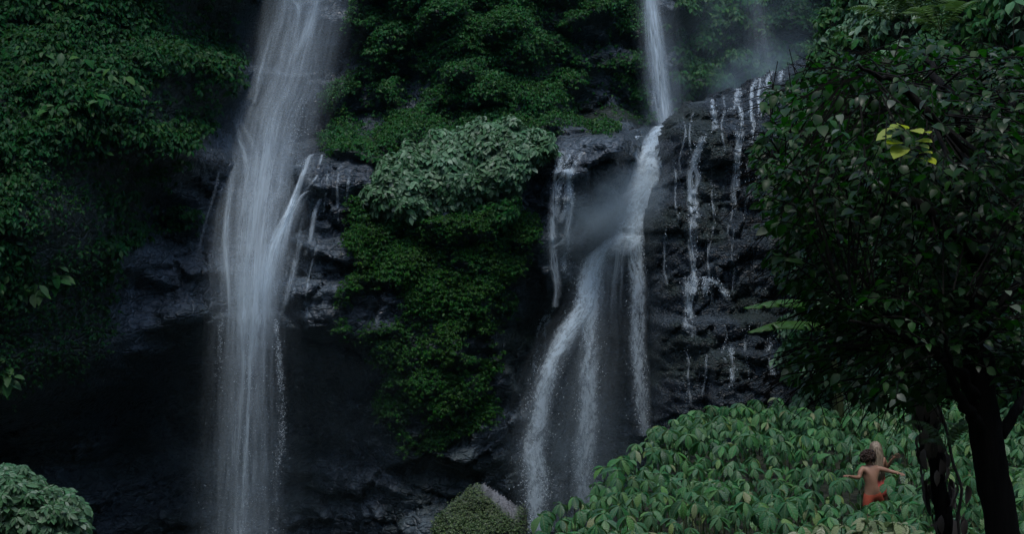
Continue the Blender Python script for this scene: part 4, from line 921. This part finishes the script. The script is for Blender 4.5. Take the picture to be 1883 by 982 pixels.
sr = b.add(p(1615, 862.5, .01), (.060, .058), che); er = b.chain(sr, [(p(1624, 864, -.01), .048), (p(1635, 867, -.02), .040), (p(1643, 869, -.05), .036), (p(1650, 870.5, -.10), .025)]); b.hand(er, P(1658, 872, 24.8) - P(1650, 870.5, 24.9), (0, 0, -1))
hl = b.add(p(1597, 915, -.01), (.092, .09), pel); b.chain(hl, [(p(1596, 938, -.05), .075), (p(1596, 957, -.06), .056), (p(1597, 980, .06), .054), (hip + np.array([-.08, .05, g - hip[2] + .08]), .036), (hip + np.array([-.09, .20, g - hip[2] + .03]), (.04, .025))])
hr = b.add(p(1614, 914, -.01), (.092, .09), pel); b.chain(hr, [(p(1620, 932, .12), .075), (p(1622, 950, .2), .056), (p(1621, 975, .12), .054), (hip + np.array([.17, .15, g - hip[2] + .08]), .036), (hip + np.array([.18, .32, g - hip[2] + .03]), (.04, .025))])
skinned('body', b.v, b.e, b.r, M_SKIN, mr)
c_ = Body(); w0 = c_.add(p(1603, 899.5), (.140, .105)); pl_ = c_.add(p(1604, 906), (.160, .118), w0)
c_.chain(pl_, [(p(1597, 914, -.01), (.108, .106)), (p(1595.5, 930, -.04), (.098, .096)), (p(1595.5, 938, -.05), (.094, .09))]); c_.chain(pl_, [(p(1614, 913.5, -.01), (.108, .106)), (p(1619, 928, .09), (.098, .096)), (p(1620.5, 936, .14), (.094, .09))])
skinned('shorts', c_.v, c_.e, c_.r, M_SHORTS, mr)
def curls(center, rad, n, size, mat, root, name='hair', squash=1.0, lowcut=-.55):
    ms = []; ico = []
    th = np.arange(5) * 2 * np.pi / 5
    base = np.vstack([[(0, 0, 1)], [(math.cos(t) * .9, math.sin(t) * .9, .42) for t in th], [(math.cos(t + .63) * .9, math.sin(t + .63) * .9, -.42) for t in th], [(0, 0, -1)]])
    fc = []
    for i in range(5): j = (i + 1) % 5; fc += [(0, 1 + i, 1 + j), (1 + i, 6 + i, 1 + j), (1 + j, 6 + i, 6 + j), (6 + i, 11, 6 + j)]
    fc = np.array(fc); ms.append((base * rad * .93 + center, fc))
    k = 0
    while k < n:
        d = rng.normal(0, 1, 3); d /= np.linalg.norm(d)
        if d[2] < lowcut or (d[1] > .45 and d[2] < .35): continue
        k += 1; c = center + d * rad * [1, 1, squash] * rng.uniform(.88, 1.1)
        v, f = tube(c + np.stack([np.cos(np.linspace(0, 5, 7)) * size, np.sin(np.linspace(0, 5, 7)) * size, np.linspace(size, -size, 7)], -1) @ np.linalg.qr(rng.normal(0, 1, (3, 3)))[0], size * .42, 4); ms.append((v, quads_to_tris(f)))
    V, F = join(ms); part(name, mesh_np(name, V, F, mat, True), root)
curls(p(1596, 841.5, .04), .118, 260, .022, M_HAIR_D, mr)
# woman, ahead of him, seen from behind
wr_, p, hip, g = person('long-haired blonde person in coral cloth walking just ahead of the bare-backed one', 1616, 896, 26., 1, None, None, None, None, None, None, None)
b = Body(); pel = b.add(p(1617, 896), (.14, .10)); wai = b.add(p(1616, 880), (.105, .08), pel); che = b.add(p(1615, 862), (.128, .09), wai); che2 = b.add(p(1614, 850), (.13, .085), che); nec = b.add(p(1612, 838, .02), .05, che2); hd0 = b.add(p(1611, 832, .05), (.056, .062), nec); hd1 = b.add(p(1610, 824, .05), (.07, .085), hd0); b.add(p(1610, 819, .04), (.055, .065), hd1)
a_ = b.add(p(1625, 845), .05, che2); e_ = b.chain(a_, [(p(1629, 856, .03), .042), (p(1631, 863, .05), .034), (p(1636, 853, -.05), .03), (p(1640, 846, -.12), .022)]); b.hand(e_, P(1645, 842, 25.85) - P(1640, 846, 25.88), (0, -1, 0))
a_ = b.add(p(1603, 845), .05, che2); e_ = b.chain(a_, [(p(1600, 857, .04), .042), (p(1598, 868, .08), .034), (p(1599, 880, .2), .03), (p(1601, 888, .3), .022)]); b.hand(e_, (0, .6, -.6), (1, 0, 0))
for sgn in (-1, 1):
    h_ = b.add(p(1617 + 8 * sgn, 903), .088, pel); b.chain(h_, [(p(1617 + 8 * sgn, 925, .05 * sgn), .07), (p(1617 + 8 * sgn, 945, .12 * sgn), .052), (hip + np.array([.08 * sgn, .05 + .1 * sgn, g - hip[2] + .30]), .05), (hip + np.array([.08 * sgn, .03 + .1 * sgn, g - hip[2] + .07]), .033), (hip + np.array([.08 * sgn, .18 + .1 * sgn, g - hip[2] + .03]), (.038, .024))])
skinned('body', b.v, b.e, b.r, M_SKIN, wr_)
c_ = Body(); w0 = c_.add(p(1615, 857), (.142, .104)); w1_ = c_.add(p(1615, 866), (.128, .10), w0); w2_ = c_.add(p(1616, 880), (.122, .098), w1_); w3_ = c_.add(p(1617, 898), (.165, .125), w2_); c_.add(p(1617, 918), (.19, .15), w3_)
skinned('dress', c_.v, c_.e, c_.r, M_PINK, wr_)
ms = []
for k in range(150):
    a = random.uniform(-2.5, 2.5); c0 = p(1610, 821, .04); L = random.uniform(.36, .52); o_ = np.array([math.sin(a) * .085, -math.cos(a) * .10, 0])
    st = c0 + o_ * .25 + [0, 0, .085]; m1 = c0 + o_ * 1.05 + [0, 0, .01]; m2 = p(1612, 840, 0) + o_ * 1.15 * np.array([1.05, .9, 1]) + rng.normal(0, .008, 3); en = p(1614, 833, -.0) + o_ * np.array([1.2, 1.05, 1]) + [random.uniform(-.03, .03), -.02, -L + .02]
    v, f = tube(catmull([st, m1, m2, en], 9), [.010, .014, .015, .014, .013, .012, .011, .009, .004], 4); ms.append((v, quads_to_tris(f)))
V, F = join(ms); part('hair', mesh_np('hair', V, F, M_HAIR_B, True), wr_)

# ------------------------------------------------------------------ thin veil above the outcrop, mist, haze
tv_ = thing('waterfall', 'faint misty veil fall drifting down the green wall above the outcrop', 'waterfall', 'waterfalls', tuple(P(1400, 140, 70)))
sheet([(1378,-50,72),(1390,20,72),(1398,80,71),(1404,135,70)], [mpx(w, 70) for w in (40,60,80,100)], [.5,.5,.55,.3], M_VEIL_SOFT, 'veil', tv_, seed=81)
th = np.linspace(0, np.pi, 13); ph = np.linspace(0, 2 * np.pi, 24, endpoint=False); sv = np.array([(math.sin(a) * math.cos(b), math.sin(a) * math.sin(b), math.cos(a)) for a in th for b in ph])
sf = np.array([(i * 24 + j, (i + 1) * 24 + j, (i + 1) * 24 + (j + 1) % 24, i * 24 + (j + 1) % 24) for i in range(12) for j in range(24)])
def mist(px, py, Y, size, dens, label, rot=0., scale=.85):
    o = link('mist', mesh_np('mist', sv, sf, mist_mat('mist air', dens, scale=scale), True), kind='stuff', label=label); o.location = P(px, py, Y); o.scale = size; o.rotation_euler = (0, rot, 0)
def my(px, py, d): return float(cliffY(px, py)) - d
mist(1125, 385, min(my(1105, 385, 1.), my(1060, 360, 1.)), (3.2, 1.4, 1.8), 1.0, 'drifting spray beside the cascade under the ledge', -.45)
mist(1085, 455, my(1085, 470, 1.2), (2.6, 1.4, 2.2), .55, 'thin spray hanging below the ledge')
mist(1050, 850, 59.0, (4.0, 2.0, 5.5), .13, 'mist round the foot of the cascade')
mist(500, 330, 59.5, (2.6, 1.6, 8.), .05, 'spray round the tall veil fall')
mist(450, 900, 56.0, (3.0, 1.6, 5.), .11, 'mist round the foot of the tall veil fall')
mist(1385, 135, 66, (3.6, 2.5, 1.6), .30, 'spray drifting off the outcrop rim', -.5)
mist(520, 760, 57, (8.5, 2.2, 7.), .030, 'damp blue air round the foot of the veil fall')
mist(1130, 700, 60.5, (5.5, 2.2, 7.), .035, 'damp blue air behind the cascade')
mist(1370, 40, 72, (6.5, 3.5, 5.5), .07, 'damp air before the green wall above the outcrop')
mist(1225, 170, 66.5, (1.6, 1.4, 4.5), .22, 'spray round the plunge fall')
mist(1215, 262, 64.0, (1.5, 1.0, 1.2), .5, 'spray where the plunge fall strikes the rock')
nh = NT('haze air'); hv_ = nh('VolumePrincipled', {'Color': (.20, .70, 1.0, 1), 'Density': .00006, 'Anisotropy': .1}); nh.t.links.new(hv_.outputs[0], nh.out.inputs['Volume'])
x0, x1, y0, y1, z0, z1 = -96, 96, -76, 106, -21, 72
bv = [(x, y, z) for z in (z0, z1) for y in (y0, y1) for x in (x0, x1)]
link('haze', mesh_np('haze', bv, [(0, 2, 3, 1), (4, 5, 7, 6), (0, 1, 5, 4), (2, 6, 7, 3), (0, 4, 6, 2), (1, 3, 7, 5)], nh.m), kind='stuff', label='thin damp haze filling the gorge')
